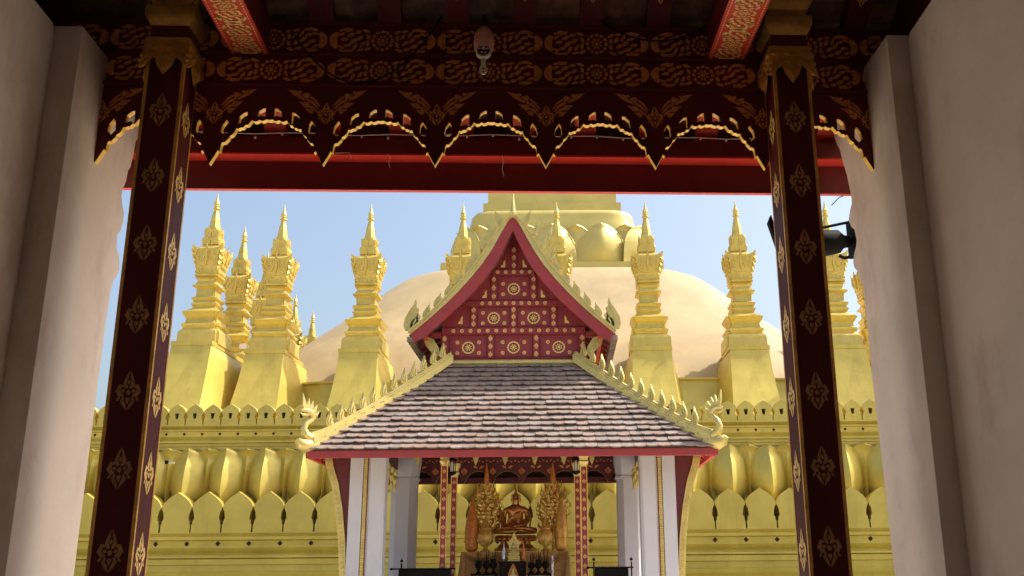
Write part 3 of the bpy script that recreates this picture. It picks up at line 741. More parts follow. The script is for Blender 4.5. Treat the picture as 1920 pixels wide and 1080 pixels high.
# ================================================================== THE SHRINE PAVILION
SHX = -1.10
sh = thing('prayer_shrine', 'small open prayer shrine with red gable, clay tile skirt roof and golden naga corners', 'shrine', (SHX, 25, 0))
UX = -1.215
# ---- upper gable roof
GO = [(0, 10.50), (.10, 10.47), (.28, 10.30), (.52, 9.90), (.75, 9.50), (.98, 9.16), (1.25, 8.835), (1.555, 8.47), (1.935, 8.05), (2.25, 7.73), (2.555, 7.47), (2.62, 7.42)]
RO = [(0, 10.455), (.09, 10.40), (.165, 10.28), (.32, 9.99), (.517, 9.61), (.767, 9.21), (1.055, 8.835), (1.36, 8.48), (1.705, 8.12), (2.045, 7.80), (2.31, 7.57), (2.55, 7.37)]
RI = [(0, 10.10), (.13, 9.82), (.317, 9.41), (.51, 9.08), (.82, 8.66), (1.125, 8.306), (1.507, 7.93), (1.885, 7.57), (2.2, 7.29), (2.47, 7.15)]
def sym(outer, inner): # closed band polygon mirrored about UX
    o = [(UX-a, b) for a, b in outer[1:]][::-1]+[(UX+a, b) for a, b in outer]
    i = [(UX+a, b) for a, b in inner][::-1]+[(UX-a, b) for a, b in inner[1:]]
    return o+i
ur = MB(); ur.prism(sym(RO, RI), FY(24.2), 0, -.10); ubb = ur.build('bargeboard', REDS, sh)
def off(pts, d): return [(a, b+d) for a, b in pts]
ur = MB(); ur.prism(sym(GO, RO), FY(24.17), 0, -.20); ur.prism(sym(off(GO, .035), off(GO, -.03)), FY(24.13), 0, -.07); ur.build('rake_moulding', GOLDS, ubb, smooth=30)
slab = MB(); slab.prism(sym(off(GO, -.05), off(RI, .24)), FY(24.34), 0, -5.4); slab.build('upper_roof', TILE, sh)
# serrated tile edge along both eaves of the upper roof, rafters and battens below it
for s_ in (-1, 1):
    e = MB()
    for k in range(34):
        y = 24.3+.16*k; e.box(min(UX+s_*2.50, UX+s_*2.66), max(UX+s_*2.50, UX+s_*2.66), y, y+.15, 7.20+.01*(k%2), 7.32+.01*(k%2))
    e.build('eave_tiles', TILE, sh)
for s_ in (-1, 1):
    for k in range(8):
        y = 25.2+.55*k
        r_ = MB(); pts = [(a, b-.02) for a, b in RI[4:]]+[(a, b-.14) for a, b in RI[4:]][::-1]
        r_.prism([(UX+s_*a, b+.22) for a, b in pts], FY(y), 0, -.09); r_.build('eave_rafter', REDS, sh)
    b = MB(); b.box(min(UX+s_*2.2, UX+s_*2.3), max(UX+s_*2.2, UX+s_*2.3), 24.4, 29.5, 7.32, 7.42); b.build('eave_purlin', REDB, sh)
# gable wall
def inner_at(dx):
    for (a, b), (c, d_) in zip(RI, RI[1:]):
        if a <= dx <= c: return b+(d_-b)*(dx-a)/(c-a)
    return RI[-1][1]
gw = MB(); gp = [(1.86, 6.72)]+[(1.86, inner_at(1.86)+.3)]+[(a, b+.25) for a, b in RI[::-1] if a < 1.86]
poly = [(UX+a, b) for a, b in gp]+[(UX-a, b) for a, b in gp[:-1]][::-1]
gw.prism(poly, FY(24.95), 0, -.1); gwo = gw.build('gable_wall', REDG, sh)
gb = MB()
def lim(z, pad=.0):    # half width available under the rake at height z
    for (a, b), (c, d_) in zip(RI, RI[1:]):
        if d_ <= z <= b: return a+(c-a)*(b-z)/(b-d_)+pad
    return 1.9
GF = FY(24.87)
for z, hh, hw in ((7.595, .095, 1.86), (8.33, .08, 1.32), (9.18, .085, .56), (6.80, .07, 1.86)):
    gb.bbox(UX-hw, UX+hw, 24.87, 24.96, z-hh, z+hh, .018)
for x, z0, z1 in ((-1.78, 6.87, 7.5), (-.59, 6.87, 7.5), (.59, 6.87, 7.5), (1.78, 6.87, 7.5), (-1.04, 7.69, 8.25), (0, 7.69, 8.25), (1.04, 7.69, 8.25), (-.52, 8.41, 9.1), (.52, 8.41, 9.1), (0, 9.265, 9.9)):
    gb.bbox(UX+x-.085, UX+x+.085, 24.885, 24.96, z0, z1, .012)
    n = 3
    for k in range(n):
        zc = z0+(z1-z0)*(k+.5)/n
        gb.decal(xf(BUD, UX+x, zc, .10, .115), FY(24.885), .004, 1)
for x, z, w_, h_ in ((-1.17, 7.185, .47, .27), (0, 7.185, .47, .27), (1.17, 7.185, .47, .27), (-.52, 7.97, .41, .235), (.52, 7.97, .41, .235), (0, 8.755, .40, .30)):
    # framed panel
    for (a0, a1, b0, b1) in ((-w_, w_, h_-.03, h_), (-w_, w_, -h_, -h_+.03), (-w_, -w_+.03, -h_+.031, h_-.031), (w_-.03, w_, -h_+.031, h_-.031)):
        gb.box(UX+x+a0, UX+x+a1, 24.925, 24.96, z+b0, z+b1)
    gb.decal([arc(UX+x, z-.02, .172, 0, 2*PI, 24)[:-1]], FY(24.948), .0, 2)
    gb.decal(xf(rosette(.165, 14), UX+x, z-.02), FY(24.948), .006, 1)
    for a in (-1, 1):
        for b in (-1, 1):
            cx, cz = UX+x+a*.28, z-.02+b*.14
            gb.decal([stroke(arc(cx, cz, .04, 0, 2*PI, 10), .018), arc(cx, cz, .017, 0, 2*PI, 8)[:-1]], FY(24.948), .004, 1)
for z, n, sp in ((7.595, 15, .222), (8.33, 9, .205), (9.18, 5, .21)):
    for k in range(n):
        cx = UX+(k-(n-1)/2)*sp
        gb.decal([stroke(arc(cx, z, .04, 0, 2*PI, 10), .018), arc(cx, z, .017, 0, 2*PI, 8)[:-1]], FY(24.87), .004, 1)
for x, z, s in ((-1.38, 7.80, 1), (1.38, 7.80, -1), (-.76, 8.50, 1), (.76, 8.50, -1), (-.28, 9.33, 1), (.28, 9.33, -1)):
    P = [(0, 0), (s*-.12, 0), (s*-.12+s*.02, .06), (s*-.05, .08), (s*-.05, .15), (s*-.0, .22)]
    gb.decal([[(UX+x+a+s*.05, z+b) for a, b in P]], FY(24.948), .005, 1)
gb.build('gable_framing', [REDG, STENL, REDD], gwo)
# pediment infill outside the wall, brackets
for s_ in (-1, 1):
    br = MB(); P = [(1.87, 6.95), (1.95, 6.88), (2.1, 7.02), (2.25, 7.2), (2.33, 7.38), (2.2, 7.42), (2.05, 7.36), (1.98, 7.25), (1.92, 7.15)]
    br.prism([(UX+s_*a, b) for a, b in P], FY(24.75), 0, -.08)
    for k in range(4): br.prism([(UX+s_*p[0], p[1]) for p in leaf(1.98+.085*k, 7.03+.09*k, .9, .13, .07)], FY(24.75), 0, .03)
    br.build('eave_bracket', GOLDS, sh)
    q = MB().box(min(UX+s_*1.87, UX+s_*2.3), max(UX+s_*1.87, UX+s_*2.3), 24.9, 25.0, 7.42, 7.56); q.build('bracket_beam', REDS, sh)
# apex finial
f = MB(); f.sq((UX, 24.25, 10.45), [(0, .13), (.06, .13), (.1, .10)], .15); f.lathe((UX, 24.25, 10.45), [(.08, .10), (.14, .12), (.18, .07), (.3, .06), (.5, .035), (.78, .004)], 12)
f.build('apex_finial', GOLDS, sh, smooth=40)
# flame ornaments
def flame(h, w, curl=1.):
    """flame crest leaf, base at origin, leaning towards +x"""
    P = [(-.42*w, 0), (-.52*w, .16*h), (-.46*w, .38*h), (-.22*w, .62*h), (.02*w, .80*h), (.16*w*curl, h), (.22*w, .84*h), (.20*w, .72*h), (.36*w, .66*h), (.30*w, .54*h), (.46*w, .44*h), (.36*w, .34*h), (.5*w, .2*h), (.40*w, 0)]
    R_ = [stroke([(-.2*w, .08*h), (-.26*w, .3*h), (-.05*w, .6*h), (.1*w, .85*h)], .10*w, .04*w, .06*w), drop(.08*w, .1*h, 1.45, .42*h, .26*w)]
    return P, R_
def put_flame(name, x, y, z, h, w, s, lean, parent, dirv=(1, 0)):
    P, R_ = flame(h, w); m = MB()
    fr = lambda u, v, q: (x+u*dirv[0]+q*dirv[1], y+u*dirv[1]-q*dirv[0]*1., z+v)
    tr = lambda p: rot2((p[0]*s, p[1]), lean)
    m.prism([tr(p) for p in P], fr, -.025, .025)
    for r_ in R_:
        m.prism([tr(p) for p in r_], fr, .025, .045); 
        m.prism([tr(p) for p in r_], fr, -.045, -.025)
    return m.build(name, GOLDS, parent, smooth=30)
def along(pts, d):
    tot = 0
    for (a, b), (c, e_) in zip(pts, pts[1:]):
        l = math.hypot(c-a, e_-b)
        if tot+l >= d:
            t = (d-tot)/l; return a+(c-a)*t, b+(e_-b)*t
        tot += l
    return pts[-1]
for s_ in (-1, 1):
    for k in range(10):
        a, b = along(GO, .36+.395*k)
        put_flame('crest_flame', UX+s_*a, 24.24, b+.0, .40 if k > 3 else .44, .20, -s_, s_*(.15 if k > 3 else -.55), ubb)
    put_flame('corner_flame', UX+s_*2.52, 24.24, 7.46, .84, .44, -s_, 0, ubb)

# ---- tiled skirt roof
EY, EZ, TY, TZ = 22.0, 4.20, 24.8, 6.70
EH, TH = 4.62, 1.60
def tile_slope(name, p0, p1, q0, q1, rows, tw_):
    """tiles between eave p0->p1 and top q0->q1"""
    p0, p1, q0, q1 = map(Vector, (p0, p1, q0, q1))
    nrm = (p1-p0).cross(q0-p0).normalized()
    m = MB(); up = ((q0+q1)/2-(p0+p1)/2); 
    for r_ in range(rows):
        t0, t1 = r_/rows, (r_+1.35)/rows
        a0 = p0.lerp(q0, t0); b0 = p1.lerp(q1, t0); a1 = p0.lerp(q0, min(1, t1)); b1 = p1.lerp(q1, min(1, t1))
        L_ = (b0-a0).length; n = max(1, int(round(L_/tw_))); dx = (b0-a0).normalized()
        w_ = L_/n; sh_ = (r_ % 2)*.5*w_
        lift0 = .082; upv = (a1-a0)-dx*((a1-a0).dot(dx))
        # base sheet strip hides the gaps
        for i in range(n+1):
            x0 = i*w_-sh_; x1 = x0+w_
            x0 = max(x0, 0); x1 = min(x1, L_)
            if x1-x0 < .04: continue
            g_ = .003; j1 = random.uniform(-.02, .02); j2 = random.uniform(-.010, .022)
            A = a0+dx*(x0+g_)+upv*j1; B = a0+dx*(x1-g_)+upv*j1
            Cc = (A+B)/2-upv.normalized()*.024
            D = a0+dx*(x1-g_)+upv; E_ = a0+dx*(x0+g_)+upv
            l0 = nrm*(lift0+j2+random.uniform(-.006, .006)); l1 = nrm*.008
            q1a = A.lerp(Cc, .55)-upv.normalized()*.007; q1b = B.lerp(Cc, .55)-upv.normalized()*.007
            top = [A+l0, q1a+l0, Cc+l0, q1b+l0, B+l0, D+l1, E_+l1]
            th = nrm*.030
            m.loft([[p-th for p in top], top])
    m.add([p0-nrm*.02, p1-nrm*.02, q1-nrm*.02, q0-nrm*.02], [(0, 1, 2, 3)])
    return m.build(name, TILE, sh)
BY = 31.0
tile_slope('tiled_slope', (SHX-EH, EY, EZ), (SHX+EH, EY, EZ), (UX-TH, TY, TZ), (UX+TH, TY, TZ), 17, .27)
tile_slope('tiled_slope', (SHX+EH, EY, EZ), (SHX+EH, BY, EZ), (UX+TH, TY, TZ), (UX+TH, BY-2.8, TZ), 16, .23)
tile_slope('tiled_slope', (SHX-EH, BY, EZ), (SHX-EH, EY, EZ), (UX-TH, BY-2.8, TZ), (UX-TH, TY, TZ), 16, .23)
b = MB(); b.add([(SHX-EH, BY, EZ), (SHX+EH, BY, EZ), (UX+TH, BY-2.8, TZ), (UX-TH, BY-2.8, TZ)], [(0, 1, 2, 3)]); b.box(UX-1.5, UX+1.5, 25.1, 29, 6.6, 6.7); b.build('roof_underlay', REDD, sh)
b = MB(); b.bbox(UX-TH-.02, UX+TH+.02, TY-.10, TY+.12, TZ-.02, TZ+.10, .03); b.build('apron_moulding', GOLDS, sh)
# hip ridges
for s_ in (-1, 1):
    P0_ = Vector((UX+s_*(TH+.02), TY-.05, TZ+.06)); P1_ = Vector((SHX+s_*(EH-.12), EY+.10, EZ+.10))
    n = 14; path = []
    for i in range(n+1):
        t = i/n; p = P0_.lerp(P1_, t); p.z += -.10*math.sin(PI*t)+(.07*max(0, (t-.86)/.14)**2); path.append(p)
    dirv = (P1_-P0_); dirv.z = 0; dirv.normalize(); side = Vector((-dirv.y, dirv.x, 0))
    h = MB()
    def bar(hw, z0, z1, m=0): h.loft([[p+side*a+Vector((0, 0, b_)) for a, b_ in ((-hw, z0), (hw, z0), (hw, z1), (-hw, z1))] for p in path], m)
    bar(.15, -.04, .15); bar(.10, .15, .20); bar(.055, .20, .25)
    ho = h.build('hip_ridge', GOLDS, sh)
    for k in range(12):
        t = (k+.75)/13.4; i = int(t*n); p = path[i].lerp(path[i+1], t*n-i)
        put_flame('crest_flame', p.x, p.y, p.z+.235, .38, .19, -1 if s_ > 0 else -1, -.12, ho, (dirv.x, dirv.y) if s_ > 0 else (dirv.x, dirv.y))
    # naga corner
    e = path[-1]; n_ = MB()
    D = dirv
    def nd(a, z): return (e.x+D.x*a*.9, e.y+D.y*a*.9, e.z+z*.88)
    n_.tube([nd(-.75, .10), nd(-.45, .04), nd(-.15, -.03), nd(.12, -.06), nd(.28, -.02), nd(.36, .08)], [.11, .14, .16, .16, .13, .06], 12)
    n_.tube([nd(-.02, .10), nd(.14, .22), nd(.20, .36), nd(.14, .50), nd(.0, .60), nd(-.04, .70), nd(.04, .80), nd(.18, .84), nd(.30, .82)], [.13, .10, .075, .065, .06, .065, .07, .055, .025], 10)
    n_.tube([nd(.02, .76), nd(.14, .72), nd(.24, .71), nd(.32, .75)], [.05, .04, .03, .01], 8)
    n_.build('naga_body', GOLDS, sh, smooth=60)
    c_ = MB(); fr = lambda u, v, w: (e.x+D.x*u*.9-D.y*w, e.y+D.y*u*.9+D.x*w, e.z+v*.88)
    for (u, v, a, l, w_) in ((-.08, .70, 2.2, .2, .09), (-.04, .80, 1.95, .24, .10), (.04, .86, 1.75, .26, .10), (.12, .88, 1.6, .28, .10), (.2, .86, 1.35, .42, .10), (.0, .62, 2.5, .2, .09)):
        c_.prism(drop(u, v, a, l, w_), fr, -.025, .025)
    c_.build('naga_crest', GOLDS, sh, smooth=30)
# fascia, soffit, rafters
b = MB(); b.bbox(SHX-EH+.06, SHX+EH-.04, EY+.0, EY+.08, 4.04, 4.205, .01); b.build('fascia', REDS, sh)
for s_ in (-1, 1):
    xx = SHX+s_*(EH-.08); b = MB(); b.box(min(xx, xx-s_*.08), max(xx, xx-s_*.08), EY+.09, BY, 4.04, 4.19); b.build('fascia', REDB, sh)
    xa, xb = SHX+s_*(EH-.1), SHX+s_*3.75
    for k in range(12):
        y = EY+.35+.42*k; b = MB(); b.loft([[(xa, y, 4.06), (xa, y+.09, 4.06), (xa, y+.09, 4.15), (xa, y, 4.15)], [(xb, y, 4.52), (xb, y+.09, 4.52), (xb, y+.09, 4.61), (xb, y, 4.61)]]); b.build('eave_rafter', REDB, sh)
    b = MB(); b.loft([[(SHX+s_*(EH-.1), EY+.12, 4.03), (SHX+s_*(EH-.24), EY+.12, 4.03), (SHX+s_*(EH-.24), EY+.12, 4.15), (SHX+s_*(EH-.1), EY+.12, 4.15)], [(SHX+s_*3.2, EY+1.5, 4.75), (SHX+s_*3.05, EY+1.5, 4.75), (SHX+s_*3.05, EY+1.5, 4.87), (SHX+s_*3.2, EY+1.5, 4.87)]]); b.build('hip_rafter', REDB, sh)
for k in range(16):
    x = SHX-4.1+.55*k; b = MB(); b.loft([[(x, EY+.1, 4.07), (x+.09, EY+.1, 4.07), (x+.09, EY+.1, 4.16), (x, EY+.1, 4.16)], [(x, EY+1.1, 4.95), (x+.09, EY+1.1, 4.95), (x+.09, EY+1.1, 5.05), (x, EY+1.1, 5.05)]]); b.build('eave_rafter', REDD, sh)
# front architrave + ceiling
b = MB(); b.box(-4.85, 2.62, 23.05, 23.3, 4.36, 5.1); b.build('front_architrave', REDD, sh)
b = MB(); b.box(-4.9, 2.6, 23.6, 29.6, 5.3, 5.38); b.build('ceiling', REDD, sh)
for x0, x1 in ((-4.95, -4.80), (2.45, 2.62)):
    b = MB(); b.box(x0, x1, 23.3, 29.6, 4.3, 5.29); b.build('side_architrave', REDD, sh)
# ---- piers
def pier(x0, x1, y0, y1, ch=.0, z1=4.36, nm='pier'):
    m = MB()
    if ch: ring = [(x0+ch, y0), (x1-ch, y0), (x1, y0+ch), (x1, y1), (x0, y1), (x0, y0+ch)]
    else: ring = [(x0, y0), (x1, y0), (x1, y1), (x0, y1)]
    m.loft([[(a, b, z) for a, b in ring] for z in (.5, z1)])
    o = m.build(nm, WHITES, sh); bv = o.modifiers.new('bevel', 'BEVEL'); bv.width = .01; bv.segments = 2; bv.limit_method = 'ANGLE'
    return o
C_ = -1.125
for s_ in (-1, 1):
    def X(a, b): return tuple(sorted((C_+s_*a, C_+s_*b)))
    pier(*X(3.74, 3.44), 23.0, 23.5); pier(*X(3.33, 2.93), 23.0, 23.45, .06)
    x0, x1 = X(3.44, 3.33); b = MB(); b.box(x0, x1, 23.06, 23.4, .5, 4.36); b.build('pier_reveal', REDS, sh)
    st_ = MB(); xm = (x0+x1)/2
    st_.box(xm-.035, xm+.035, 23.02, 23.06, .6, 4.36)
    for k in range(74): st_.bbox(xm-.042, xm+.042, 22.99, 23.03, .62+.05*k, .62+.05*k+.035, .008)
    st_.build('gilt_scale_band', GOLDS, sh)
    # curved wing beyond the pier
    W_ = MB(); 
    out = [(3.72, .5), (3.74, 1.5), (3.80, 2.3), (3.90, 3.0), (4.02, 3.55), (4.16, 3.95), (4.24, 4.30)]
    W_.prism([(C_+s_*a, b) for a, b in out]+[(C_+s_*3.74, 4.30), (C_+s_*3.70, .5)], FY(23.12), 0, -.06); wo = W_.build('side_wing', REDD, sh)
    W_ = MB(); band = [(C_+s_*(a+.07), b) for a, b in out]
    W_.prism(stroke(band, .15, .17), FY(23.06), 0, -.12)
    for k in range(34):
        a, b = along([(p[0]+.07, p[1]) for p in out], .1+.11*k)
        W_.prism([(C_+s_*p[0], p[1]) for p in stroke(arc(a, b, .032, -.8, 3.6, 6), .022, .012)], FY(23.06), 0, .03)
    W_.build('gilt_wing_band', GOLDS, wo)
D_ = -1.215
for s_ in (-1, 1):
    def X(a, b): return tuple(sorted((D_+s_*a, D_+s_*b)))
    o = pier(*X(3.40, 2.72), 27.0, 27.6, .16, 4.02)
    x0, x1 = X(3.45, 2.67); m = MB()
    ring = lambda e, z: [(x0+.16-e*.3, 27.0-e, z), (x1-.16+e*.3, 27.0-e, z), (x1+e, 27.16-e*.3, z), (x1+e, 27.6+e, z), (x0-e, 27.6+e, z), (x0-e, 27.16-e*.3, z)]
    m.loft([ring(-.05, 3.98), ring(-.01, 4.0), ring(-.01, 4.06), ring(-.05, 4.08), ring(-.03, 4.12), ring(.0, 4.35), ring(.02, 4.5), ring(.02, 5.28)]); m.build('pier_capital', WHITES, o)
    x0, x1 = X(3.42, 2.95); m = MB().box(x0, x1, 27.7, 29.2, .5, 5.28); m.build('rear_pier', WHITES, sh)
    # side gilt tassel pelmets between the piers
    for j in range(5):
        m = MB(); xx = D_+s_*(3.42-.02*j); yy = 24.2+.42*j; zt = 4.33-.05*j; 
        m.lathe((xx-s_*.25, yy, zt), [(0, .05), (-.1, .06), (-.14, .035), (-.18, .06), (-.3, .05), (-.34, .03), (-.38, .045), (-.5, .03), (-.58, .004)], 8); m.build('gilt_tassel', GOLDS, sh, smooth=50)
    x0, x1 = X(3.24, 3.20); m = MB().box(x0, x1, 23.5, 26.95, 4.25, 5.28); m.build('side_frieze', REDD, sh)
# inner posts with gilt corner lines and buds
for (cx, cy, zt) in ((-2.87, 24.57, 4.12), (-2.786, 26.07, 3.98), (.548, 24.57, 4.08), (.41, 26.07, 3.98)):
    h = .073; m = MB(); m.box(cx-h, cx+h, cy-h, cy+h, .5, zt+.9)
    for k in range(18): m.decal(xf(BUD, cx, zt-.15-.222*k, .085, .08), FY(cy-h), .003, 1)
    for a in (-1, 1): m.box(cx+a*h-.009, cx+a*h+.009, cy-h-.006, cy-h+.01, .5, zt, 1)
    o = m.build('post', [REDS, STENL], sh)
    k_ = MB(); k_.sq((cx, cy, zt), [(-.02, .085), (.02, .09), (.10, .12), (.14, .10), (.2, .11), (.3, .15), (.34, .15)], 0); k_.build('gilt_capital', GOLDS, o)
# inner pelmets and frieze
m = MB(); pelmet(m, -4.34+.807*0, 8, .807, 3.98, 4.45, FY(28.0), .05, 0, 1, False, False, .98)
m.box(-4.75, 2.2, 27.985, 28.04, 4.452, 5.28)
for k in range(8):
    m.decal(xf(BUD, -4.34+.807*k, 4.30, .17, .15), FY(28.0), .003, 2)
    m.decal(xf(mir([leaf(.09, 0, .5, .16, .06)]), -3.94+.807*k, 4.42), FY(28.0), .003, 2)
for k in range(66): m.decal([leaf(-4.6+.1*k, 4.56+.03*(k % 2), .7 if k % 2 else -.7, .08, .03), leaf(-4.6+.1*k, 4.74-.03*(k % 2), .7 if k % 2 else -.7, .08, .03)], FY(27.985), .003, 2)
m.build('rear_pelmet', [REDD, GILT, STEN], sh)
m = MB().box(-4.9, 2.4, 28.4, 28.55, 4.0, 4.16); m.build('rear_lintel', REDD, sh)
m = MB().box(-4.9, 2.4, 28.6, 28.66, 4.10, 5.28); m.build('arch_dark_backing', DARK, sh)  # dark sheet added so the pelmet arches read black
for k, x in enumerate((-3.56, -2.86, -2.13, -1.41, -.68, .03, .72)):
    m = MB(); f_ = FY(24.4); z = 4.22; x = x+.03
    m.prism([(x-.12, z+.2), (x+.12, z+.2), (x+.13, z+.1), (x+.07, z+.07), (x+.045, z-.02), (x, z-.13), (x-.045, z-.02), (x-.07, z+.07), (x-.13, z+.1)], f_, 0, -.04)
    m.prism(leaf(x, z+.05, PI/2, .26, .09), f_, 0, .03); m.build('gilt_pendant', GOLDS, sh)
m = MB().box(-4.0, 1.7, 24.42, 24.5, 4.38, 4.62); m.build('pendant_beam', REDD, sh)
m = MB(); m.box(-5.6, 3.4, 22.2, 31, 0, .5); m.build('platform', WHITES, sh)

# ---- inside the shrine: altar table and offerings
AY = 26.35
al = thing('altar_table', 'long altar table under a draped gold cloth inside the shrine', 'altar table', (-1.2, 26.9, .5))
m = MB().box(-2.55, .12, 26.42, 27.9, .5, 2.05); m.build('table_top', REDD, al)
def cl(u, v):
    x = -2.60+2.80*u; z = 2.09-.9*v
    fold = .035*math.sin(u*46+2*v)+.03*math.sin(u*23)
    gather = abs(((u*2) % 1)-.5)*2
    return (x, 26.36-.05*v-fold*(.3+v), z+.02*math.sin(u*60)*v)
m = MB().grid(cl, 120, 14); m.grid(lambda u, v: (-2.60+2.80*u, 26.36+1.5*v, 2.09), 4, 2)
for x in (-2.56, .14): m.tube([(x, 26.32, 2.08), (x+.01, 26.28, 1.8), (x-.02, 26.27, 1.3)], [.05, .08, .12], 8)
for (x0, x1) in ((-2.5, -1.65), (-.75, .1)):
    for dz in (.14, .22, .30): m.tube(cat((x0, 26.30, 2.05), (x1, 26.30, 2.05), dz, 14), .022, 6)
m.build('altar_cloth', CLOTH, al, smooth=60, normals=False)

# seated buddha: one skinned body, robe folds, curled hair and flame tip
bu = thing('buddha_statue', 'bronze seated buddha statue in the middle of the altar', 'statue', (-1.2, 27.2, 2.1))
m = MB()
bx, by, bz = -1.235, 27.1, 2.12
BS = 1.22
for (z0, z1, r0, r1) in ((0, .06, .56, .56), (.06, .16, .52, .44), (.16, .26, .40, .40), (.26, .34, .44, .54), (.34, .40, .56, .54)):
    m.loft([[(bx+r0*1.02*math.cos(2*PI*i/28), by+r0*.75*math.sin(2*PI*i/28), bz+z0) for i in range(28)], [(bx+r1*1.02*math.cos(2*PI*i/28), by+r1*.75*math.sin(2*PI*i/28), bz+z1) for i in range(28)]])
for i in range(20):
    a = 2*PI*i/20; m.ball((bx+.5*math.cos(a), by+.37*math.sin(a), bz+.30), (.075, .06, .06), 6)
m.build('lotus_pedestal', BRONZE, bu, smooth=50)
def skin(name, nodes, edges, m_, parent, sub=2):
    me = bpy.data.meshes.new(name); b0 = Vector(BASE[parent.name])
    me.from_pydata([Vector(n[0])-b0 for n in nodes], edges, []); me.materials.append(m_)
    o = bpy.data.objects.new(name, me); COL.objects.link(o); o.parent = parent; BASE[o.name] = tuple(b0)
    sk_ = o.modifiers.new('skin', 'SKIN')
    for i, n in enumerate(nodes):
        me.skin_vertices[0].data[i].radius = n[1]
        me.skin_vertices[0].data[i].use_root = (i == 0)
    sk_.use_smooth_shade = True
    sb = o.modifiers.new('sub', 'SUBSURF'); sb.levels = sub; sb.render_levels = sub
    return o
def B3(x, y, z): return (bx+x*BS*1.05, by+y*BS, bz+.42+z*BS)
nodes = [(B3(0, 0, .10), (.25, .20)), (B3(0, .01, .28), (.24, .17)), (B3(0, 0, .44), (.26, .16)), (B3(0, 0, .56), (.19, .12)), (B3(0, -.01, .64), (.085, .08)), (B3(0, -.03, .72), (.105, .105)), (B3(0, -.02, .81), (.10, .10)),
         (B3(-.23, 0, .51), (.10, .09)), (B3(-.26, -.03, .34), (.095, .09)), (B3(-.25, -.12, .2), (.08, .08)), (B3(-.27, -.26, .13), (.04, .035)), (B3(-.26, -.34, .08), (.03, .02)),
         (B3(.23, 0, .51), (.10, .09)), (B3(.26, -.02, .34), (.095, .09)), (B3(.19, -.16, .2), (.08, .075)), (B3(.08, -.26, .17), (.04, .03)), (B3(-.03, -.28, .16), (.03, .02)),
         (B3(-.22, -.10, .08), (.13, .10)), (B3(-.44, -.22, .07), (.095, .085)), (B3(-.20, -.34, .05), (.07, .06)), (B3(.06, -.36, .06), (.055, .045)),
         (B3(.22, -.10, .08), (.13, .10)), (B3(.44, -.22, .07), (.095, .085)), (B3(.22, -.30, .12), (.07, .055)), (B3(-.02, -.30, .12), (.055, .04))]
edges = [(0, 1), (1, 2), (2, 3), (3, 4), (4, 5), (5, 6), (3, 7), (7, 8), (8, 9), (9, 10), (10, 11), (3, 12), (12, 13), (13, 14), (14, 15), (15, 16), (0, 17), (17, 18), (18, 19), (19, 20), (0, 21), (21, 22), (22, 23), (23, 24)]
body = skin('body', nodes, edges, BRONZE, bu)
m = MB()      # hair cap, ushnisha with flame tip, ears, nose, lips, brow
m.ball(B3(0, .0, .80), (.098, .10, .085), 10); m.ball(B3(0, .01, .885), (.05, .05, .045), 8); m.lathe(B3(0, .01, .90), [(0, .03), (.03, .034), (.07, .018), (.14, .002)], 10)
for i in range(60):
    a = random.uniform(0, 2*PI); e_ = random.uniform(.05, 1.4); m.ball(B3(.098*math.cos(a)*math.cos(e_), .10*math.sin(a)*math.cos(e_), .80+.085*math.sin(e_)), .014, 4)
m.build('curled_hair', BRONZE, bu, smooth=60)
m = MB()
for s_ in (-1, 1):
    MB().tube([B3(s_*.088, -.02, .79), B3(s_*.096, -.02, .74), B3(s_*.09, -.02, .68)], [.014, .02, .01], 6).build('ear', BRONZE, bu, smooth=60)
    m.tube([B3(s_*.012, -.118, .772), B3(s_*.04, -.119, .782), B3(s_*.07, -.10, .77)], .005, 5)
    m.tube([B3(s_*.018, -.118, .752), B3(s_*.04, -.118, .747), B3(s_*.06, -.106, .752)], .006, 5)
m.tube([B3(0, -.115, .775), B3(0, -.13, .745), B3(0, -.138, .72), B3(0, -.118, .712)], [.007, .01, .014, .008], 6)
m.tube([B3(-.03, -.108, .69), B3(0, -.12, .688), B3(.03, -.108, .69)], [.004, .009, .004], 6)
m.build('face', BRONZE, bu, smooth=60)
m = MB()      # robe: sash over the left shoulder and diagonal folds
for k in range(7):
    t = k/6; m.tube([B3(.20-.05*t, -.02-.03*t, .60-.02*t), B3(.10-.12*t, -.125, .48-.05*t), B3(-.02-.14*t, -.135, .36-.06*t), B3(-.14-.04*t, -.11, .28-.07*t)], [.012, .016, .016, .008], 6)
m.prism([(bx+.05, bz+.98), (bx+.13, bz+.99), (bx+.11, bz+.62), (bx+.02, bz+.62)], lambda u, v, w: (u, by-.13-w-(.99+bz-v)*.08, v), 0, .02)
for s_ in (-1, 1):
    for k in range(3): m.tube([B3(s_*.08, -.30-.01*k, .15-.03*k), B3(s_*.25, -.33, .13-.03*k), B3(s_*.42, -.27, .10-.03*k)], [.006, .01, .006], 5)
m.build('robe_folds', BRONZE, bu, smooth=60)

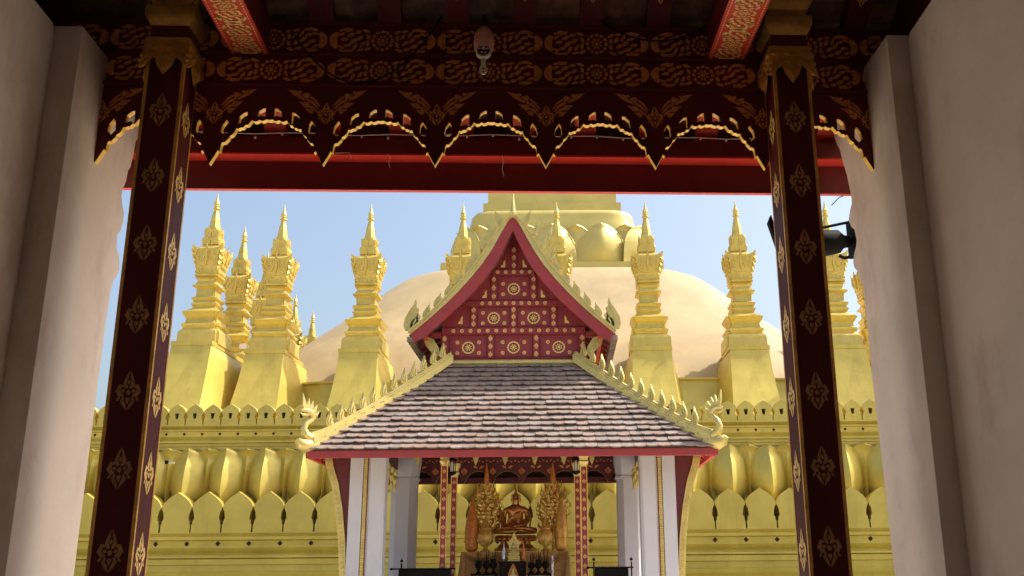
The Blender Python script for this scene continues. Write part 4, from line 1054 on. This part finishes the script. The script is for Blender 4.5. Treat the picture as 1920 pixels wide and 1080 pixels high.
def tree(x, label):
    t_ = thing('votive_tree', label, 'votive tree', (x, 27.0, 2.1), group='gilt votive trees flanking the buddha')
    m = MB(); m.tube([(x, 27.0, 2.1), (x, 27.0, 2.7), (x, 27.0, 3.3), (x, 27.0, 3.9)], [.05, .03, .03, .025], 8); m.build('stem', GOLDO, t_)
    m = MB(); m.lathe((x, 27.0, 3.86), [(0, .03), (.06, .07), (.14, .075), (.3, .05), (.58, .004)], 10); m.build('spire', ORANGE, t_, smooth=50)
    m = MB(); rnd = random.Random(int(x*100))
    for j in range(12):
        z = 2.62+.105*j; r_ = .40*math.sin(PI*(.25+.62*j/12))+.03+rnd.uniform(-.03, .03)
        for k in range(11):
            a = 2*PI*k/11+j*1.35+rnd.uniform(-.2, .2); ex, ey = math.cos(a), math.sin(a); rr = r_*rnd.uniform(.8, 1.1)
            p0, p1, p2, p3 = (x, 27, z-.10), (x+ex*rr*.6, 27+ey*rr*.6, z-.10+rnd.uniform(-.03, .04)), (x+ex*rr, 27+ey*rr, z+.02), (x+ex*rr*.97, 27+ey*rr*.97, z+rnd.uniform(.10, .2))
            m.tube([p0, p1, p2, p3], [.010, .012, .016, .002], 4)
            c0 = Vector(p2); tt = Vector((-ey, ex, 0))*.04; u_ = Vector((rnd.uniform(-.03, .03), ey*.01, .10))
            m.add([c0-u_*.4, c0+tt, c0+u_, c0-tt], [(0, 1, 2, 3)])
    m.build('gilt_branches', GOLDO, t_)
tree(-2.02, 'gilt branching votive tree with spire on the left of the buddha'); tree(-.23, 'gilt branching votive tree with spire on the right of the buddha')
def cone(x, label, m_):
    c_ = thing('wrapped_candle_cone', label, 'offering cone', (x, 26.6, 2.09), group='tall wrapped cones at the altar ends')
    m = MB(); m.lathe((x, 26.6, 2.09), [(0, .10), (.06, .13), (.07, .16), (.35, .185), (.6, .175), (.85, .14), (1.1, .085), (1.3, .04), (1.42, .003)], 20); m.build('cone', m_, c_, smooth=50)
    m = MB()
    for z, r_ in ((.1, .168), (.34, .188), (.62, .177), (.88, .138)): m.lathe((x, 26.6, 2.09+z), [(-.01, r_), (0, r_+.008), (.012, r_)], 20)
    for k in range(5): m.tube([(x+.17*math.cos(a), 26.6+.17*math.sin(a), 2.1+z) for a, z in [(-2.6+.5*j+.2*k, .1+.16*k+.03*j) for j in range(5)]], .006, 4)
    m.build('cord', GOLDO, c_)
cone(-2.36, 'tall orange wrapped cone at the left end of the altar', ORANGE); cone(-.02, 'tall yellow gold wrapped cone at the right end of the altar', GOLDO)
def vase(x, label):
    v_ = thing('lidded_urn', label, 'urn', (x, 26.5, 2.09), group='gilt lidded urns before the votive trees')
    m = MB(); m.lathe((x, 26.5, 2.09), [(0, .11), (.02, .12), (.06, .06), (.12, .05), (.16, .10), (.24, .19), (.36, .215), (.46, .20), (.54, .15), (.57, .14)], 20); m.build('bowl', GOLDO, v_, smooth=50)
    m = MB(); m.lathe((x, 26.5, 2.66), [(0, .14), (.02, .15), (.08, .11), (.16, .07), (.26, .04), (.40, .015), (.50, .002)], 16); m.build('lid', GOLDO, v_, smooth=50)
    m = MB()
    for k in range(8):
        a = 2*PI*k/8; m.tube([(x+.10*math.cos(a), 26.5+.10*math.sin(a), 2.24), (x+.21*math.cos(a), 26.5+.21*math.sin(a), 2.38), (x+.205*math.cos(a), 26.5+.205*math.sin(a), 2.55)], [.02, .03, .006], 5)
    m.build('petal_ribs', GOLDS, v_)
vase(-1.99, 'gilt lidded urn in front of the left votive tree'); vase(-.43, 'gilt lidded urn in front of the right votive tree')
# small seated image with naga hood on stepped base, at front centre
si = thing('small_naga_buddha', 'small pale gold seated figure under a serpent hood on a stepped base', 'statue', (-1.225, 26.0, 1.84))
x, y, z = -1.225, 26.0, 1.84
m = MB()
for k, (r_, h_) in enumerate(((.16, .05), (.145, .05), (.155, .04), (.13, .04), (.14, .04))): m.bbox(x-r_, x+r_, y-r_*.8, y+r_*.8, z+.046*k, z+.046*k+.04, .008)
m.build('stepped_base', GOLDS, si)
m = MB(); f_ = FY(y+.05); m.prism([(x-.10, z+.24), (x+.10, z+.24), (x+.13, z+.36), (x+.125, z+.46), (x+.09, z+.54), (x+.05, z+.60), (x, z+.74), (x-.05, z+.60), (x-.09, z+.54), (x-.125, z+.46), (x-.13, z+.36)], f_, -.02, .02)
for k in range(-3, 4): m.prism(drop(x+.035*k, z+.42+.02*(3-abs(k)), PI/2-.25*k, .13, .05), f_, .02, .035)
m.build('serpent_hood', GOLDS, si)
q = lambda a, b, c: (x+a, y+b, z+.23+c)
skin('body', [(q(0, 0, .05), (.06, .05)), (q(0, 0, .14), (.05, .035)), (q(0, 0, .19), (.05, .03)), (q(0, 0, .23), (.018, .018)), (q(0, 0, .275), (.032, .032)), (q(0, 0, .32), (.012, .012)), (q(-.075, -.01, .12), (.02, .02)), (q(-.05, -.06, .07), (.015, .015)), (q(.075, -.01, .12), (.02, .02)), (q(.05, -.06, .07), (.015, .015)), (q(-.12, -.05, .02), (.03, .025)), (q(.03, -.09, .02), (.02, .02)), (q(.12, -.05, .02), (.03, .025)), (q(-.02, -.08, .04), (.02, .02))],
     [(0, 1), (1, 2), (2, 3), (3, 4), (4, 5), (2, 6), (6, 7), (2, 8), (8, 9), (0, 10), (10, 11), (0, 12), (12, 13)], GOLDS, si, 1)
for (xx, m_, lb) in ((-1.48, SILV, 'slim silver foil cone left of the small gold figure'), (-.98, ORANGE, 'slim orange cone right of the small gold figure')):
    o = MB().lathe((xx, 26.0, 1.84), [(0, .03), (.02, .05), (.12, .055), (.24, .045), (.36, .02), (.48, .002)], 12).build('foil_cone', m_, base=(xx, 26.0, 1.84), smooth=50); tag(o, lb, 'offering cone', 'slim foil cones')
# black framed stand with small gilt image
sd = thing('offering_stand', 'black framed stand below the small gold figure in front of the altar', 'stand', (-1.25, 25.95, .5))
m = MB()
for a in (-.33, .27): m.box(-1.25+a, -1.25+a+.045, 25.80, 25.85, .5, 1.80); m.box(-1.25+a, -1.25+a+.045, 26.12, 26.17, .5, 1.80)
m.build('frame', BLACK, sd); MB().bbox(-1.62, -.90, 25.76, 26.2, 1.80, 1.838, .01).build('stand_top', BLACK, sd); MB().box(-1.6, -.92, 26.10, 26.13, .5, 1.79).build('back_panel', DARK, sd)
gi = thing('gilt_standing_image', 'tiny gilt haloed figure inside the black framed stand', 'statue', (-1.24, 25.9, 1.2))
m = MB(); m.prism([(-1.36, 1.2), (-1.12, 1.2), (-1.11, 1.5), (-1.16, 1.66), (-1.24, 1.80), (-1.32, 1.66), (-1.37, 1.5)], FY(25.92), -.02, .02); m.build('halo', ORANGE, gi)
q = lambda a, b, c: (-1.24+a, 25.87+b, 1.2+c)
skin('body', [(q(0, 0, .1), (.07, .04)), (q(0, 0, .26), (.05, .035)), (q(0, 0, .34), (.06, .03)), (q(0, 0, .40), (.018, .018)), (q(0, 0, .45), (.034, .032)), (q(0, 0, .50), (.01, .01)), (q(-.09, 0, .28), (.02, .02)), (q(-.05, -.04, .2), (.015, .015)), (q(.09, 0, .28), (.02, .02)), (q(.05, -.04, .2), (.015, .015))],
     [(0, 1), (1, 2), (2, 3), (3, 4), (4, 5), (2, 6), (6, 7), (2, 8), (8, 9)], GOLDS, gi, 1)
# dark incense bowls, candle stands
rn = random.Random(5)
bowls = [(-2.12, 'leftmost'), (-1.92, 'second'), (-1.74, 'third'), (-.78, 'fourth'), (-.60, 'fifth'), (-.42, 'rightmost')]
for i, (xx, w_) in enumerate(bowls):
    b_ = thing('incense_holder', '%s of the six dark incense holders before the altar cloth' % w_, 'incense holder', (xx, 25.95, 1.5), group='dark incense holders')
    h0 = rn.uniform(.12, .22)
    MB().lathe((xx, 25.95, 1.55), [(0, .06), (.02, .07), (.05, .03), (.1, .03), (.14, .08), (.14+h0*.5, .095), (.14+h0*.6, .07), (.14+h0, .075)], 12).build('bowl', BLACK, b_, smooth=50)
    m = MB()
    for k in range(7): a = rn.uniform(0, 6.28); m.tube([(xx+.03*math.cos(a), 25.95+.03*math.sin(a), 1.66+h0), (xx+.06*math.cos(a), 25.95+.06*math.sin(a), 1.86+h0+rn.uniform(-.05, .1))], .005, 4)
    m.build('incense_sticks', BLACK, b_)
o = MB(); o.box(-2.3, -1.63, 25.8, 26.12, 1.50, 1.55); o.box(-2.28, -2.24, 25.82, 25.86, .5, 1.5); o.box(-1.69, -1.65, 25.82, 25.86, .5, 1.5)
tag(o.build('side_table', BLACK, base=(-1.96, 25.96, .5)), 'low black table carrying the three left incense holders', 'table')
o = MB(); o.box(-.88, -.25, 25.8, 26.12, 1.50, 1.55); o.box(-.86, -.82, 25.82, 25.86, .5, 1.5); o.box(-.31, -.27, 25.82, 25.86, .5, 1.5)
tag(o.build('side_table', BLACK, base=(-.56, 25.96, .5)), 'low black table carrying the three right incense holders', 'table')
o = thing('silver_candlestick', 'silver candlestick near the right end of the altar front', 'candlestick', (-.27, 25.75, 1.3))
MB().lathe((-.25, 25.75, 1.35), [(0, .05), (.04, .06), (.06, .02), (.2, .025), (.24, .05), (.27, .03), (.42, .035), (.46, .06), (.5, .03), (.62, .02)], 12).build('stem', SILV, o, smooth=50)
# side barriers (candle racks)
for (x0, x1, px, lb, s_) in ((-3.98, -2.62, -3.76, 'black candle rack with one finial post at the left inside the shrine', -1), (.62, 1.55, 1.62, 'black candle rack with finial posts at the right inside the shrine', 1)):
    r_ = thing('candle_rack', lb, 'candle rack', ((x0+x1)/2, 24.0, .5), group='black candle racks')
    MB().bbox(x0+.15, x1, 24.0, 24.35, 1.40, 1.66, .02).build('tray', BLACK, r_)
    m = MB(); m.tube([(x0-.0, 24.0, 1.67), (x1+.12, 24.0, 1.67)], .02, 6); m.ball((x0-.02, 24.0, 1.67), .035, 6); m.build('rail', BLACK, r_)
    for xx in ((px,) if s_ < 0 else (px, x0+.12)):
        m = MB(); m.tube([(xx, 23.98, .5), (xx, 23.98, 1.8)], .02, 6); m.ball((xx, 23.98, 1.85), .036, 6); m.lathe((xx, 23.98, 1.87), [(0, .015), (.05, .002)], 6); m.build('post', BLACK, r_)
    m = MB()
    for k in range(8):
        xx = x0+.25+(x1-x0-.35)*k/7; m.tube([(xx, 24.1, 1.66), (xx, 24.1, 1.72)], .008, 5)
    m.build('candle_stubs', CLOTH, r_)
    MB().box(x0+.2, x0+.24, 24.0, 24.04, .5, 1.4).build('leg', BLACK, r_); MB().box(x1-.1, x1-.06, 24.0, 24.04, .5, 1.4).build('leg', BLACK, r_)
# hanging lanterns
for (xx, lb) in ((-2.73, 'black hanging lantern beside the left red posts'), (.36, 'black hanging lantern beside the right red posts')):
    l_ = thing('hanging_lantern', lb, 'lantern', (xx, 24.9, 4.9), group='black hanging lanterns')
    MB().tube([(xx, 24.9, 4.9), (xx, 24.9, 4.36)], .008, 5).build('chain', BLACK, l_)
    m = MB(); m.lathe((xx, 24.9, 3.93), [(.44, .01), (.40, .05), (.36, .11), (.345, .11), (.34, .06)], 8); m.lathe((xx, 24.9, 3.93), [(-.03, .02), (0, .08), (.04, .13), (.055, .09)], 8)
    for k in range(6): a = k*PI/3; m.tube([(xx+.085*math.cos(a), 24.9+.085*math.sin(a), 3.98), (xx+.085*math.cos(a), 24.9+.085*math.sin(a), 4.28)], .008, 4)
    m.build('cage', BLACK, l_)
    MB().lathe((xx, 24.9, 3.98), [(0, .03), (.04, .05), (.2, .05), (.26, .03)], 10).build('lamp_glass', BULB, l_, smooth=50)
pt = thing('potted_plant', 'leafy tips of a potted plant by the left candle rack', 'plant', (-4.05, 23.8, .5))
MB().lathe((-4.05, 23.8, .5), [(0, .12), (.3, .17), (.33, .18), (.33, .14)], 12).build('pot', BLACK, pt, smooth=40)
m = MB()
for k in range(26):
    a = rn.uniform(0, 6.28); l = rn.uniform(.25, .8); tip = (-4.05+.28*math.cos(a), 23.8+.28*math.sin(a), .83+l); mid = (-4.05+.14*math.cos(a), 23.8+.14*math.sin(a), .83+l*.7)
    d1 = Vector((-math.sin(a), math.cos(a), 0))*.025; p0 = Vector((-4.05, 23.8, .83)); mm = Vector(mid); t2 = Vector(tip)
    m.add([p0, mm-d1, t2, mm+d1], [(0, 1, 2, 3)])
m.build('foliage', LEAFM, pt, normals=False)

# passage floor: unseen dark sheet added to cut bounce light inside the gate
LAWN = mat('lawn_green', (.17, .155, .06), .9, 0., .3, 2.)
g = MB().add([(-60, 31.5, .006), (60, 31.5, .006), (60, 38.7, .006), (-60, 38.7, .006)], [(0, 1, 2, 3)]); tag(g.build('lawn', LAWN), kind='structure')
g = MB().add([(-60, 12, .006), (-9, 12, .006), (-9, 31.5, .006), (-60, 31.5, .006)], [(0, 1, 2, 3)]); tag(g.build('lawn', LAWN), kind='structure')
g = MB().add([(7, 12, .006), (60, 12, .006), (60, 31.5, .006), (7, 31.5, .006)], [(0, 1, 2, 3)]); tag(g.build('lawn', LAWN), kind='structure')
FLR = mat('bounce_cut_floor', (.10, .05, .035), .7, 0., .15, 3.)
g = MB().add([(-4, -6, .004), (4, -6, .004), (4, 3.5, .004), (-4, 3.5, .004)], [(0, 1, 2, 3)]); tag(g.build('bounce_cut_floor', FLR), kind='structure')
